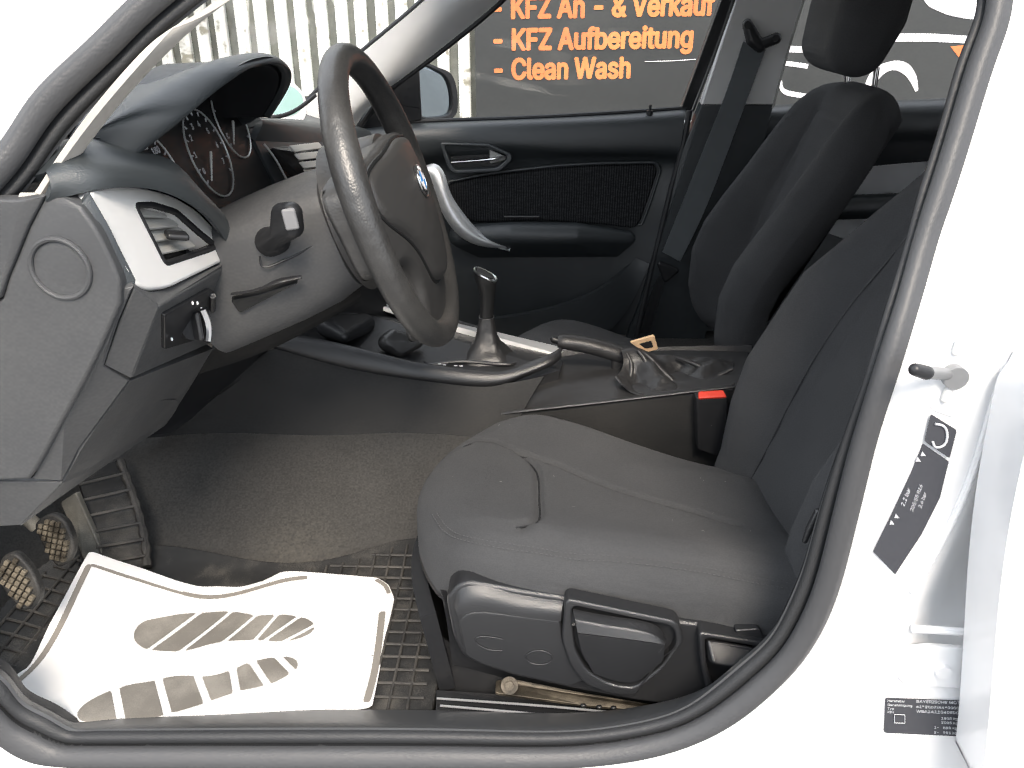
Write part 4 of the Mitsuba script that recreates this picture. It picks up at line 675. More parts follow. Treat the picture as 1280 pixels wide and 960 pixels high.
add(DS + '__seat_pan', patch([[(-0.1228, 0.17, 0.3772), (-0.0695, 0.16, 0.3485), (-0.0286, 0.16, 0.323), (0.0959, 0.16, 0.2931)], [(-0.1228, 0.145, 0.2978), (-0.0692, 0.145, 0.2997), (-0.0281, 0.145, 0.3011), (0.0949, 0.14, 0.286)]], .004, 6, 10, sv=False), 'black_plastic')
RL = DS + '__seat_rail'
add(RL, prism([(-0.1223, 0.125, 0.3314), (0.0322, 0.12, 0.3287), (0.1907, 0.115, 0.309), (0.1951, 0.085, 0.3148), (0.0318, 0.085, 0.3218), (-0.1176, 0.085, 0.3319)], .03, .001, toward=(0, -1, 3)), 'black_plastic', label='black seat rail on the floor')
add(RL + '__bracket', prism(rc([(-0.047, 0.122, 0.3528), (-0.0273, 0.122, 0.356), (0.0516, 0.12, 0.3399), (0.181, 0.12, 0.3154), (0.1783, 0.105, 0.3217), (0.0513, 0.105, 0.3342), (-0.0471, 0.105, 0.3489)], .003), .004, .001), 'dull_steel', label='rusty steel bracket over the rail')
for q in ([(-0.118, 0.1, 0.3424), (-0.046, 0.1, 0.3384), (0.0512, 0.1, 0.3315), (0.1439, 0.1, 0.3204)], [(-0.1133, 0.092, 0.339), (-0.0456, 0.092, 0.3337), (0.0318, 0.092, 0.3261), (0.0999, 0.092, 0.3155)], [(-0.1176, 0.085, 0.3319), (-0.0887, 0.085, 0.3303), (-0.0646, 0.085, 0.3273)]):
    add(RL + '__rail_edge', tube(spl(q, 20), .0016, 8), 'rail_steel')
b0 = A([(-0.0299, 0.112, 0.3541)][0]); add(RL + '__bolt', cat(cyl(b0 + [0, .004, -.003], b0 + [0, -.004, .004], .0105, 24), cyl(b0 + [0, -.003, .003], b0 + [0, -.009, .008], .006, 6)), 'dull_steel', 30, label='rusty bolt head')
for px in ([(0.059, 0.103, 0.3339)][0], [(0.0785, 0.103, 0.332)][0], [(0.096, 0.103, 0.3313)][0], [(0.1244, 0.103, 0.3271)][0]): add(RL + '__hole', hull([(px, .0028), (A(px) + [.002, 0, 0], .0028)], 10), 'gloss_black')
add(DS + '__belt_guide', cat(hull([([(0.292, 0.1, 0.6006)][0], .004), ([(0.2974, 0.1, 0.6211)][0], .004)]), hull([([(0.2894, 0.1, 0.584)][0], .003), ([(0.292, 0.1, 0.6006)][0], .004)])), 'trim_plastic')

PS = 'passenger_seat'
tag(PS, 'dark grey cloth passenger seat on the far side, its headrest against the window', 'car seat')
SEAMS = [([(-.02, -.09), (.3, -.09)], .004, .004), ([(-.02, .09), (.3, .09)], .004, .004)]
add(PS + '__cushion', cushion_mesh(1.105, .07, 1, -.14), 'seat_fabric', True)
wing2 = ([-.06, .0, .08, .15, .22, .30, .39, .48, .62], [.05, .085, .11, .11, .095, .074, .054, .036, .02])
m, a2, n2 = rest((.462, 1.11, .45), math.radians(18.5), .535, .1, wing2, .055, 5.0, .86)
add(PS + '__backrest', m, 'seat_fabric', True)
hc = A((.592, 1.12, 1.072)); ax = [n2, A((0, 1, 0)), a2]
hp = []
for s1 in (-1, 1):
    for s2 in (-1, 1):
        hp += [(hc + n2 * (.006 * s1 - .004) + ax[1] * .072 * s2 - a2 * .045, .052), (hc + n2 * (.010 * s1) + ax[1] * .070 * s2 + a2 * .085, .045), (hc + n2 * (.014 * s1) + ax[1] * .078 * s2 + a2 * .015, .052)]
add(PS + '__headrest', hull(hp, 36), 'seat_fabric', 60)
for pa, pb in (([(0.6134, 1.175, 0.9826)][0], [(0.628, 1.175, 0.924)][0]), ([(0.6374, 1.075, 0.9902)][0], [(0.6397, 1.075, 0.9349)][0])):
    add(PS + '__headrest_post', cyl(pa, pb, .0055, 16), 'chrome')
    add(PS + '__headrest_post__collar', cyl(A(pa) * .32 + A(pb) * .68, A(pa) * .1 + A(pb) * .9, .011, 16), 'black_plastic')

RB = 'rear_bench'
tag(RB, 'dark rear bench in the gap between the two front seats', 'car seat')
add(RB + '__cushion', hull([((x, y, z), .05) for x in (.98, 1.35) for y in (.12, 1.38) for z in (.40, .50)], 16), 'seat_fabric', 50)
add(RB + '__backrest', hull([((x + (.22 if z > .6 else 0), y, z), .05) for x in (1.38, 1.46) for y in (.12, 1.38) for z in (.50, .86)], 16), 'seat_fabric', 50)

# ---------------------------------------------------------------- centre console
CC = 'centre_console'
tag(CC, 'low black centre console between the seats with a silver inlay', 'console')
add(CC + '__tunnel_side', patch([[(-0.7178, 0.585, 0.4249), (-0.6336, 0.58, 0.4324), (-0.506, 0.58, 0.4364), (-0.3687, 0.58, 0.439), (-0.2595, 0.58, 0.4426), (-0.1578, 0.58, 0.446), (-0.0433, 0.58, 0.4283)], [(-0.586, 0.595, 0.4882), (-0.5439, 0.6, 0.5061), (-0.4356, 0.6, 0.5004), (-0.3277, 0.6, 0.4902), (-0.2196, 0.6, 0.4831), (-0.1114, 0.6, 0.4804), (-0.0304, 0.595, 0.4724)], [(-0.4617, 0.625, 0.57), (-0.4499, 0.625, 0.5774), (-0.3666, 0.62, 0.5604), (-0.2737, 0.62, 0.5383), (-0.1527, 0.62, 0.5225), (-0.0649, 0.62, 0.5224), (0.0088, 0.615, 0.5407)]], .012, 24, 50), 'tunnel_plastic', 50)
up_ = [(-0.4612, 0.64, 0.6102), (-0.3671, 0.635, 0.5933), (-0.2758, 0.63, 0.5735), (-0.2174, 0.63, 0.5583), (-0.1381, 0.63, 0.5463), (-0.0559, 0.632, 0.5423), (-0.0158, 0.645, 0.5534), (0.022, 0.66, 0.5638), (0.0362, 0.69, 0.5619)]
lo_ = [(-0.4648, 0.622, 0.5915), (-0.3656, 0.617, 0.5632), (-0.2964, 0.615, 0.5476), (-0.2244, 0.615, 0.5355), (-0.1494, 0.615, 0.5264), (-0.0648, 0.617, 0.5238), (-0.0247, 0.625, 0.5371), (0.0221, 0.64, 0.5532), (0.0388, 0.67, 0.5554)]
md_ = (A(up_) * .5 + A(lo_) * .5 + [0, -.006, .002])
add(CC + '__rim_band', patch([(A(up_) + [0, .012, -.008]).tolist(), up_, md_, lo_, (A(lo_) + [0, .008, -.008]).tolist()], .006, 24, 60), 'trim_plastic', 50)
add(CC + '__tray', prism([(-0.4825, 0.66, 0.5992), (-0.2807, 0.645, 0.5435), (-0.1404, 0.645, 0.5141), (-0.0456, 0.645, 0.5111), (0.037, 0.68, 0.5223), (0.0507, 0.86, 0.4714), (-0.0969, 0.86, 0.4998), (-0.3623, 0.86, 0.566), (-0.4531, 0.86, 0.5909)], .02, 0, toward=(0, .7, 3)), 'black_plastic', 30)
add(CC + '__boot_frame', tube(spl([(-0.1896, 0.68, 0.5295), (-0.1592, 0.685, 0.5324), (-0.1034, 0.69, 0.531), (-0.0471, 0.69, 0.5288), (-0.0503, 0.78, 0.5138), (-0.1128, 0.82, 0.5093), (-0.1811, 0.83, 0.5108), (-0.2116, 0.76, 0.523)], 50, True), .0035, 8, True), 'trim_plastic')
for px in ([(-0.1704, 0.641, 0.5484)][0], [(-0.1623, 0.641, 0.547)][0], [(-0.1432, 0.641, 0.5458)][0], [(-0.1337, 0.641, 0.5452)][0]): add(CC + '__tray_mark', hull([(px, .0012), (A(px) + [.004, 0, 0], .0012)], 8), 'print_white')
add(CC + '__silver_inlay', patch([[(-0.3807, 0.885, 0.5963), (-0.2423, 0.885, 0.5518), (-0.1171, 0.885, 0.52), (-0.0302, 0.885, 0.4991), (0.0669, 0.885, 0.4765)], [(-0.3669, 0.85, 0.597), (-0.2372, 0.85, 0.5565), (-0.1146, 0.85, 0.5236), (-0.0294, 0.85, 0.4998), (0.0283, 0.85, 0.4838)], [(-0.3635, 0.846, 0.5904), (-0.2371, 0.846, 0.5482), (-0.1145, 0.846, 0.5136), (-0.0293, 0.846, 0.4897), (0.0238, 0.846, 0.477)]], .008, 16, 40, su=False), 'inlay_silver', 30, label='silver inlay strip along the console')
add(CC + '__rear_top', patch([[(-0.0985, 0.605, 0.469), (-0.0373, 0.6, 0.4802), (0.1159, 0.6, 0.5024), (0.2597, 0.6, 0.5225), (0.3432, 0.6, 0.5355)], [(-0.0457, 0.65, 0.4874), (0.0233, 0.67, 0.5036), (0.1341, 0.67, 0.5116), (0.2713, 0.67, 0.5198), (0.3591, 0.67, 0.5303)], [(-0.0022, 0.74, 0.4965), (0.039, 0.76, 0.4947), (0.1562, 0.76, 0.5013), (0.287, 0.76, 0.5081), (0.3808, 0.76, 0.5127)], [(0.0251, 0.83, 0.4805), (0.1029, 0.85, 0.4849), (0.2416, 0.85, 0.492), (0.3184, 0.85, 0.4931), (0.4029, 0.85, 0.491)]], .012, 24, 36), 'leather_black', 50)
add(CC + '__rear_edge', tube(spl([(-0.082, 0.603, 0.4719), (-0.0372, 0.598, 0.4813), (0.1158, 0.598, 0.5033), (0.2591, 0.598, 0.5249), (0.3362, 0.598, 0.5363)], 30), .0028, 8), 'trim_plastic')
add(CC + '__rear_side', patch([[(-0.0983, 0.602, 0.4675), (-0.0373, 0.6, 0.4787), (0.116, 0.6, 0.5009), (0.2598, 0.6, 0.521), (0.3434, 0.6, 0.5341)], [(-0.098, 0.59, 0.434), (0.038, 0.59, 0.4181), (0.148, 0.59, 0.3889), (0.2867, 0.59, 0.36), (0.3634, 0.59, 0.3456)]], .01, 8, 20), 'tunnel_plastic', 40)
add(CC + '__far_rail', patch([[(0.0254, 0.87, 0.4805), (0.1352, 0.87, 0.4855), (0.2752, 0.87, 0.4926), (0.4142, 0.87, 0.4979)], [(0.0255, 0.86, 0.471), (0.135, 0.86, 0.4761), (0.2747, 0.86, 0.4815), (0.4135, 0.86, 0.4853)]], .02, 4, 16), 'trim_plastic', 40)
add(CC + '__far_side', patch([[(-0.3817, 0.89, 0.5978), (-0.1174, 0.89, 0.5214), (0.0671, 0.89, 0.4762), (0.4194, 0.89, 0.4915)], [(-.3, .9, .33), (-.1, .9, .33), (.1, .9, .33), (.4, .9, .33)]], .01, 6, 12, toward=(0, 2, .5)), 'black_plastic')
kn_ = [(-0.2667, 0.71, 0.5706), (-0.2289, 0.71, 0.562)]
add(CC + '__cup_knob', hull([([(-0.2568, 0.71, 0.5692)][0], .014), ([(-0.2669, 0.7, 0.5625)][0], .016), ([(-0.2164, 0.72, 0.5551)][0], .010), ([(-0.2453, 0.7, 0.5445)][0], .010)], 24), 'wheel_rubber', 50, label='dull rubber knob in the console tray')
add(CC + '__tray_lump', hull([([(-0.167, 0.76, 0.5332)][0], .012), ([(-0.1872, 0.74, 0.5207)][0], .014), ([(-0.1391, 0.74, 0.5198)][0], .014)], 24), 'black_plastic', 50)
add(CC + '__tray_pocket', hull([([(-0.369, 0.7, 0.5912)][0], .02), ([(-0.3233, 0.78, 0.5657)][0], .02), ([(-0.3348, 0.67, 0.5856)][0], .012)], 20), 'black_plastic', 50)

GL = 'gear_lever'
tag(GL, 'black gear lever with a chrome ringed knob and a leather boot', 'gear lever')
def sec(px, py, Y_, w, d, k=24, e=2.6):
    c = Y_
    t = np.linspace(0, 2 * np.pi, k, endpoint=False)
    return None
def loft(secs, caps=True):
    G = A(secs); k = G.shape[1]; V = G.reshape(-1, 3); F = quads(len(G), k, False, True)
    if caps:
        n0 = len(V); V = np.vstack([V, G[0].mean(0), G[-1].mean(0)]); j = np.arange(k); L = (len(G) - 1) * k
        F = np.vstack([F, np.stack([np.full(k, n0), (j + 1) % k, j], 1), np.stack([np.full(k, n0 + 1), L + j, L + (j + 1) % k], 1)])
    return fix(trimesh.Trimesh(V, F, process=False))
def supersec(c, hx, hy, e=2.6, k=28, tilt=0.0):
    t = np.linspace(0, 2 * np.pi, k, endpoint=False); c_, s_ = np.cos(t), np.sin(t)
    x = np.sign(c_) * np.abs(c_) ** (2 / e) * hx; y = np.sign(s_) * np.abs(s_) ** (2 / e) * hy
    return A(c) + np.stack([x, y, tilt * x], 1)
gc = [A(q) for q in [(-0.0923, 0.735, 0.5132), (-0.0935, 0.735, 0.5321), (-0.0946, 0.735, 0.5553), (-0.0942, 0.735, 0.586), (-0.094, 0.735, 0.5996), (-0.0923, 0.735, 0.6235), (-0.092, 0.735, 0.6457), (-0.0946, 0.735, 0.6646), (-0.0958, 0.735, 0.6747)]]
boot = [supersec(gc[0], .050, .058, 5), supersec(gc[1] + [0, 0, 0], .037, .045, 5), supersec(gc[2], .022, .026, 4.5), supersec(gc[3], .0145, .016, 4), supersec(gc[4], .0125, .0135, 3)]
bm = loft(dense([list(map(tuple, s)) + [tuple(s[0])] for s in boot], 30, 61, True, False)[:, :-1])
dsp = meshkit.fbm(bm.vertices * 55, 3, 3) - .5
bm.vertices += bm.vertex_normals * (dsp * .006 * np.clip((gc[4][2] - bm.vertices[:, 2]) / .03, 0, 1))[:, None]
add(GL + '__boot', bm, 'leather_black', 50)
add(GL + '__knob', loft([supersec(gc[4] + [0, 0, -.002], .0115, .012), supersec(gc[5], .0125, .013), supersec(gc[6], .014, .015, tilt=-.1), supersec(gc[7], .0185, .019, tilt=-.35), supersec(gc[8] + [.001, 0, .002], .0195, .019, tilt=-.5)]), 'gloss_black', 50)
rt = supersec(gc[8] + [.001, 0, .003], .0188, .0185, tilt=-.5)
add(GL + '__knob_ring', tube(rt, .0020, 8, True), 'chrome')
add(GL + '__knob_inlay', prism(supersec(gc[8] + [.001, 0, .0055], .014, .014, tilt=-.5), .003, .0006, toward=(0, .7, 3)), 'black_plastic')
for q in (0, 1): pass
add(GL + '__collar', tube(supersec(gc[4], .0127, .0137, 3), .0012, 8, True), 'black_plastic')

PB = 'parking_brake'
tag(PB, 'black parking brake lever with a crumpled leather boot', 'brake lever')
gp = spl([(0.0329, 0.735, 0.5541), (0.0543, 0.735, 0.5528), (0.0945, 0.735, 0.5457), (0.1307, 0.735, 0.5353), (0.1556, 0.735, 0.5264)], 30)
add(PB + '__grip', tube(gp, np.interp(np.linspace(0, 1, 30), [0, .08, .3, .8, 1], [.0115, .0145, .0155, .0165, .0165]), 18, flat=.92), 'leather_black', 50)
add(PB + '__release_button', hull([([(0.0256, 0.735, 0.5578)][0], .0062), ([(0.0342, 0.735, 0.5556)][0], .0066)]), 'gloss_black')
for q, rr in (([(0.179, 0.69, 0.555), (0.191, 0.682, 0.548), (0.2049, 0.675, 0.5347), (0.2241, 0.665, 0.5183), (0.2456, 0.655, 0.5051), (0.2705, 0.657, 0.5061), (0.2982, 0.665, 0.5165), (0.3327, 0.67, 0.5344)], .0062), ([(0.1705, 0.69, 0.5579), (0.1831, 0.682, 0.5434), (0.1858, 0.672, 0.5267), (0.1751, 0.662, 0.5068)], .0055), ([(0.1517, 0.692, 0.5522), (0.1599, 0.68, 0.5349), (0.1584, 0.668, 0.519), (0.1557, 0.658, 0.5022)], .0050), ([(0.2417, 0.705, 0.5389), (0.2705, 0.69, 0.5337), (0.2973, 0.68, 0.5248), (0.3317, 0.672, 0.5229)], .0045)):
    add(PB + '__boot__fold', tube(spl(q, 30), rr * np.sin(np.linspace(.25, 2.9, 30)) ** .6, 12), 'leather_black', 60)
add(PB + '__boot_lip', tube(spl([(0.0368, 0.615, 0.4831), (0.0904, 0.612, 0.4915), (0.15, 0.61, 0.5025), (0.1896, 0.607, 0.5032), (0.235, 0.605, 0.5123), (0.3186, 0.603, 0.5279)], 30), [.004 + .0015 * math.sin(i * .9) for i in range(30)], 8), 'leather_black', 50)
add(PB + '__grip_heel', hull([([(0.1383, 0.733, 0.5254)][0], .009), ([(0.1363, 0.73, 0.5031)][0], .005), ([(0.1573, 0.733, 0.5179)][0], .011)]), 'leather_black', 50)
wr = lambda q, s: q
bg = dense([[(0.144, 0.715, 0.5501), (0.1725, 0.72, 0.5515), (0.2079, 0.725, 0.5376), (0.2507, 0.725, 0.5336), (0.3013, 0.73, 0.5307), (0.349, 0.73, 0.5221)], [(0.1449, 0.692, 0.5506), (0.1725, 0.692, 0.5525), (0.2011, 0.69, 0.5357), (0.2412, 0.69, 0.5195), (0.2882, 0.695, 0.5318), (0.3412, 0.695, 0.528)], [(0.1456, 0.675, 0.5368), (0.1651, 0.67, 0.5242), (0.1899, 0.665, 0.5359), (0.2362, 0.66, 0.5117), (0.2817, 0.67, 0.5261), (0.3363, 0.67, 0.5269)], [(0.138, 0.66, 0.5283), (0.1594, 0.645, 0.5114), (0.1806, 0.638, 0.509), (0.2121, 0.642, 0.5286), (0.2502, 0.635, 0.5116), (0.2869, 0.64, 0.5173), (0.3322, 0.65, 0.5269)], [(0.1298, 0.63, 0.5358), (0.1565, 0.615, 0.5136), (0.1801, 0.61, 0.5105), (0.2156, 0.61, 0.5155), (0.2512, 0.61, 0.5176), (0.2875, 0.61, 0.524), (0.3234, 0.61, 0.5334)]], 50, 70)
uu, vv = np.meshgrid(np.linspace(0, 1, 50), np.linspace(0, 1, 70), indexing='ij')
bg = bg + ((.0065 * np.sin(15 * vv + 5 * uu + 1.5 * np.sin(6 * uu)) * np.sin(np.pi * uu) * smooth01(vv, .05, .3))[..., None]) * A((.2, -.5, .8))
cr_ = meshkit.fbm(bg * 26, 3, 9) - .5
bg = bg + cr_[..., None] * A((.004, -.009, .012))
add(PB + '__boot', sheet(bg, .003), 'leather_black', 50, label='crumpled black leather boot')
for q in ([(0.1732, 0.705, 0.5394), (0.1855, 0.71, 0.5313), (0.2018, 0.712, 0.523), (0.2156, 0.705, 0.5155)], [(0.1732, 0.703, 0.5357), (0.1869, 0.708, 0.5276), (0.2002, 0.709, 0.5197), (0.2127, 0.703, 0.5132)]): add(PB + '__boot__stitching', tube(spl(q, 14) + [0, -.002, .002], .0009, 6), 'trim_plastic')

add('seat_belt_buckle__housing', prism(rc([(0.2534, 0.565, 0.5291), (0.3042, 0.565, 0.5314), (0.3091, 0.562, 0.469), (0.3103, 0.56, 0.4175), (0.2637, 0.56, 0.4363)], .003), .022, .003), 'black_plastic', 30)
tag('seat_belt_buckle', 'black belt buckle with a red release button between the seats', 'belt buckle')
add('seat_belt_buckle__release_button', prism(rc([(0.2576, 0.572, 0.5372), (0.2969, 0.572, 0.5408), (0.3022, 0.562, 0.5328), (0.2567, 0.562, 0.5292)], .0025), .012, .002, toward=(0, -1, 3)), 'red_plastic', 30, label='red release button')
for py in (531, 553): add('seat_belt_buckle__rib', tube(A([(0.2681, 0.564, 0.4805), (0.3004, 0.564, 0.4811)]) - [0, 0, (py - 531) * .00105], .0012, 6), 'slat_grey')

tag('key_fob', 'small dark key card in a tan frame lying behind the brake lever', 'key')
kf = rc([(0.1663, 0.78, 0.5361), (0.2106, 0.78, 0.5509), (0.22, 0.78, 0.5225), (0.1955, 0.78, 0.5158)], .004); ki = rc([(0.1838, 0.7785, 0.5338), (0.2053, 0.7785, 0.5404), (0.2106, 0.7785, 0.5278), (0.1962, 0.7785, 0.5244)], .002)
add('key_fob__frame', prism(kf, .006, .001), 'tan_metal', 30); add('key_fob__face', prism(ki, .003, .0006), 'black_plastic', 30)

# ---------------------------------------------------------------- floor: carpet, rubber mat, paper mat, pedals
add(CAR + '__carpet', patch([[(-.93, .66, .60), (-.7, .66, .52), (-.45, .66, .48), (-.2, .66, .47), (.1, .66, .45)],
    [(-0.7598, 0.57, 0.39), (-0.63, 0.578, 0.432), (-0.3682, 0.578, 0.4385), (-0.1576, 0.578, 0.4441), (0.1196, 0.578, 0.3954)], [(-.80, .53, .40), (-.62, .52, .40), (-.38, .52, .40), (-.16, .53, .40), (.1, .53, .40)], [(-.80, .455, .322), (-.62, .43, .325), (-.38, .415, .325), (-.16, .44, .325), (.1, .44, .322)], [(-.80, .40, .303), (-.62, .38, .303), (-.38, .36, .303), (-.16, .38, .303), (.1, .38, .303)], [(-.80, .05, .298), (-.62, .05, .298), (-.38, .05, .298), (-.16, .05, .298), (.1, .05, .298)]], .01, 60, 60, toward=(-.35, .2, 2)), 'carpet', 60, label='worn brownish carpet on the tunnel wall and floor')
# toe board rising to the front
add(CAR + '__toe_carpet', patch([[(-.72, .05, .30), (-.72, .3, .30), (-.72, .6, .30)], [(-.80, .05, .36), (-.80, .3, .36), (-.80, .6, .36)], [(-.90, .05, .55), (-.90, .3, .55), (-.90, .6, .55)]], .01, 14, 14, toward=(0, .3, 1)), 'carpet')
FM = 'rubber_mat'
tag(FM, 'dusty black rubber floor mat with a raised grid, under the paper mat', 'floor mat')
mo = spl([(-.71, .06), (-.735, .2), (-.72, .36), (-.64, .41), (-.52, .405), (-.40, .385), (-.30, .40), (-.22, .435), (-.165, .44), (-.135, .40), (-.125, .25), (-.125, .10), (-.14, .062), (-.3, .055), (-.5, .055)], 120, True)
zmat = lambda x, y: .318 + .03 * smooth01(-x, .62, .74) + .012 * smooth01(y, .36, .44)
add(FM + '__sheet', field(mo, lambda x, y, d: zmat(x, y) + .004 * np.exp(-(d / .008) ** 2), ((0, 0, 0), (1, 0, 0), (0, 1, 0), (0, 0, 1)), .012, .012, .003), 'mat_rubber', 40)
mp_ = Polygon(mo).buffer(-.014)
for yv in np.arange(.075, .44, .0235):
    for seg in [LineString([(-.75, yv), (-.1, yv)]).intersection(mp_).difference(shapely.box(-.62, 0, -.36, 1))]:
        for s_ in getattr(seg, 'geoms', [seg]):
            if s_.is_empty or s_.length < .03: continue
            p = A([s_.interpolate(v, True).coords[0] for v in np.linspace(0, 1, 20)]); p = np.c_[p, zmat(p[:, 0], p[:, 1]) + .0022]
            if yv > .30 or True: add(FM + '__raised_rib', tube(p, .0021, 6), 'mat_rib')
for xv in np.arange(-.72, -.12, .0235):
    if -.62 < xv < -.36: continue
    s_ = LineString([(xv, .04), (xv, .46)]).intersection(mp_)
    if s_.is_empty or s_.geom_type != 'LineString': continue
    p = A([s_.interpolate(v, True).coords[0] for v in np.linspace(0, 1, 16)]); p = np.c_[p, zmat(p[:, 0], p[:, 1]) + .0023]
    add(FM + '__raised_rib', tube(p, .0021, 6), 'mat_rib')
# ribbed flap of the mat, turned up by the tunnel
fl = dense([[(-0.7145, 0.44, 0.445), (-0.6934, 0.41, 0.3917), (-0.6658, 0.37, 0.3465), (-0.6565, 0.355, 0.3207)], [(-0.6768, 0.5, 0.4324), (-0.6444, 0.455, 0.3931), (-0.6133, 0.41, 0.364), (-0.5946, 0.365, 0.3252)]], 20, 30)
add(FM + '__turned_up_flap', sheet(fl, .008), 'mat_rubber', 40, label='ribbed flap of the mat turned up beside the pedals')
add(FM + '__turned_up_flap__edge', tube(spl([(-0.6739, 0.495, 0.4353), (-0.6543, 0.47, 0.4104), (-0.6362, 0.445, 0.3923), (-0.6131, 0.41, 0.3714), (-0.6001, 0.385, 0.3491), (-0.5904, 0.36, 0.3291)], 30), [.0065 + .0012 * math.sin(i * 1.6) for i in range(30)], 8), 'mat_rib')
for a, b in (([(-0.7068, 0.428, 0.4294)][0], [(-0.6612, 0.478, 0.4203)][0]), ([(-0.6975, 0.416, 0.4096)][0], [(-0.6438, 0.458, 0.4032)][0]), ([(-0.6892, 0.403, 0.3891)][0], [(-0.6279, 0.436, 0.3879)][0]), ([(-0.6783, 0.388, 0.3703)][0], [(-0.6124, 0.412, 0.373)][0]), ([(-0.6677, 0.372, 0.3539)][0], [(-0.602, 0.39, 0.3574)][0]), ([(-0.6575, 0.358, 0.3348)][0], [(-0.5947, 0.372, 0.3409)][0])):
    add(FM + '__turned_up_flap__rib', tube(lin([a, b], 8) - [0, .003, -.002], .0024, 6), 'mat_rib')

PP = A([(-0.6396, 0.3087, 0.395), (-0.5651, 0.3062, 0.365), (-0.489, 0.3087, 0.335), (-0.435, 0.3195, 0.325), (-0.3646, 0.3486, 0.335), (-0.2757, 0.3531, 0.328), (-0.2264, 0.3472, 0.328), (-0.2037, 0.3029, 0.326), (-0.2049, 0.2212, 0.322), (-0.1987, 0.1013, 0.325), (-0.3101, 0.0631, 0.335), (-0.3617, 0.0488, 0.342), (-0.5147, 0.0349, 0.35), (-0.5681, 0.0485, 0.355), (-0.6517, 0.1037, 0.35), (-0.6494, 0.1364, 0.345), (-0.644, 0.194, 0.36), (-0.5041, 0.2019, 0.33), (-0.3717, 0.2289, 0.324), (-0.4173, 0.1168, 0.332), (-0.2626, 0.1867, 0.324), (-0.5757, 0.198, 0.345), (-0.2836, 0.1431, 0.324)]); rbf = RBFInterpolator(PP[:, :2], PP[:, 2], smoothing=1e-5, kernel='thin_plate_spline')
def zp(x, y):
    q = np.c_[np.ravel(x), np.ravel(y)]
    return rbf(q) + .0022 * (meshkit.fbm(np.c_[q * 16, q[:, :1] * 0], 3, 4) - .5)
PM = 'paper_mat'
tag(PM, 'white paper mat printed with two brown striped shoe soles, lying in the footwell', 'paper mat')
po = [(-0.6396, 0.3087, 0.395), (-0.602, 0.3067, 0.3806), (-0.5656, 0.3075, 0.3655), (-0.5195, 0.3068, 0.3458), (-0.489, 0.3087, 0.335), (-0.4633, 0.317, 0.3292), (-0.4354, 0.321, 0.3253), (-0.4027, 0.3323, 0.329), (-0.3801, 0.3474, 0.334), (-0.3622, 0.3487, 0.335), (-0.3229, 0.3498, 0.3322), (-0.2754, 0.3514, 0.3279), (-0.236, 0.3471, 0.3278), (-0.2166, 0.3316, 0.3273), (-0.2037, 0.3029, 0.326), (-0.2036, 0.2597, 0.3235), (-0.2049, 0.2212, 0.322), (-0.2008, 0.1617, 0.3223), (-0.1987, 0.1013, 0.325), (-0.2576, 0.0804, 0.329), (-0.3101, 0.0631, 0.335), (-0.3617, 0.0488, 0.342), (-0.4329, 0.0389, 0.345), (-0.5122, 0.0299, 0.3505), (-0.5465, 0.0345, 0.3543), (-0.5784, 0.0502, 0.3554), (-0.6096, 0.0701, 0.3528), (-0.6499, 0.1008, 0.3503), (-0.6469, 0.1183, 0.3465), (-0.6419, 0.1319, 0.3442), (-0.6437, 0.1657, 0.3501), (-0.644, 0.194, 0.36), (-0.6416, 0.2437, 0.3757)]
po2 = rc([(p[0], p[1]) for p in po], .0025, 3)
flat = ((0, 0, 0), (1, 0, 0), (0, 1, 0), (0, 0, 1))
add(PM + '__sheet', field(po2, lambda x, y, d: zp(x, y), flat, 0, .007, 0, thin=.0008), 'paper_white', True)
def ink(poly, bs, name, res=.006):
    for gg in getattr(poly, 'geoms', [poly]):
        if gg.is_empty or gg.area < 1e-6: continue
        add(PM + '__' + name, field(np.array(gg.exterior.coords)[:-1], lambda x, y, d: zp(x, y) + .0009, flat, 0, res, 0, thin=.0004), bs, True)
xy = lambda q: [(p[0], p[1]) for p in q]
# printed border: pieces where the photograph shows it
for L, w in (([(-0.6298, 0.2874, 0.3861), (-0.59, 0.2867, 0.3709), (-0.5473, 0.2871, 0.3534), (-0.504, 0.2878, 0.337)], .0022), ([(-0.5064, 0.2883, 0.3379), (-0.4702, 0.2931, 0.3278), (-0.4316, 0.3087, 0.3236), (-0.3829, 0.3264, 0.3298), (-0.3392, 0.3378, 0.3323)], .0034), ([(-0.2374, 0.3418, 0.3275), (-0.2207, 0.328, 0.3271), (-0.2135, 0.3127, 0.3265)], .003), ([(-0.2163, 0.2747, 0.3246), (-0.2113, 0.2208, 0.3222), (-0.2069, 0.1613, 0.3225), (-0.2068, 0.1076, 0.3249)], .0045), ([(-0.6308, 0.2871, 0.3863), (-0.6305, 0.2347, 0.3697), (-0.6302, 0.1858, 0.3541), (-0.6335, 0.1486, 0.3447), (-0.6377, 0.0967, 0.3495)], .0036)):
    ink(LineString(spl(xy(L), 30)).buffer(w, cap_style='flat'), 'printed_border', 'printed_border') if False else ink(LineString(spl(xy(L), 30)).buffer(w, cap_style='flat'), 'paper_border', 'printed_border')
def sole(out, gaps, w, n=90):
    P0 = Polygon(spl(xy(out), n, True)).buffer(0)
    for g in gaps:
        a, b = A(xy(g)); d = b - a; P0 = P0.difference(LineString([a - d * .25, b + d * .25]).buffer(w, cap_style='flat'))
    ink(P0, 'paper_ink', 'sole_print')
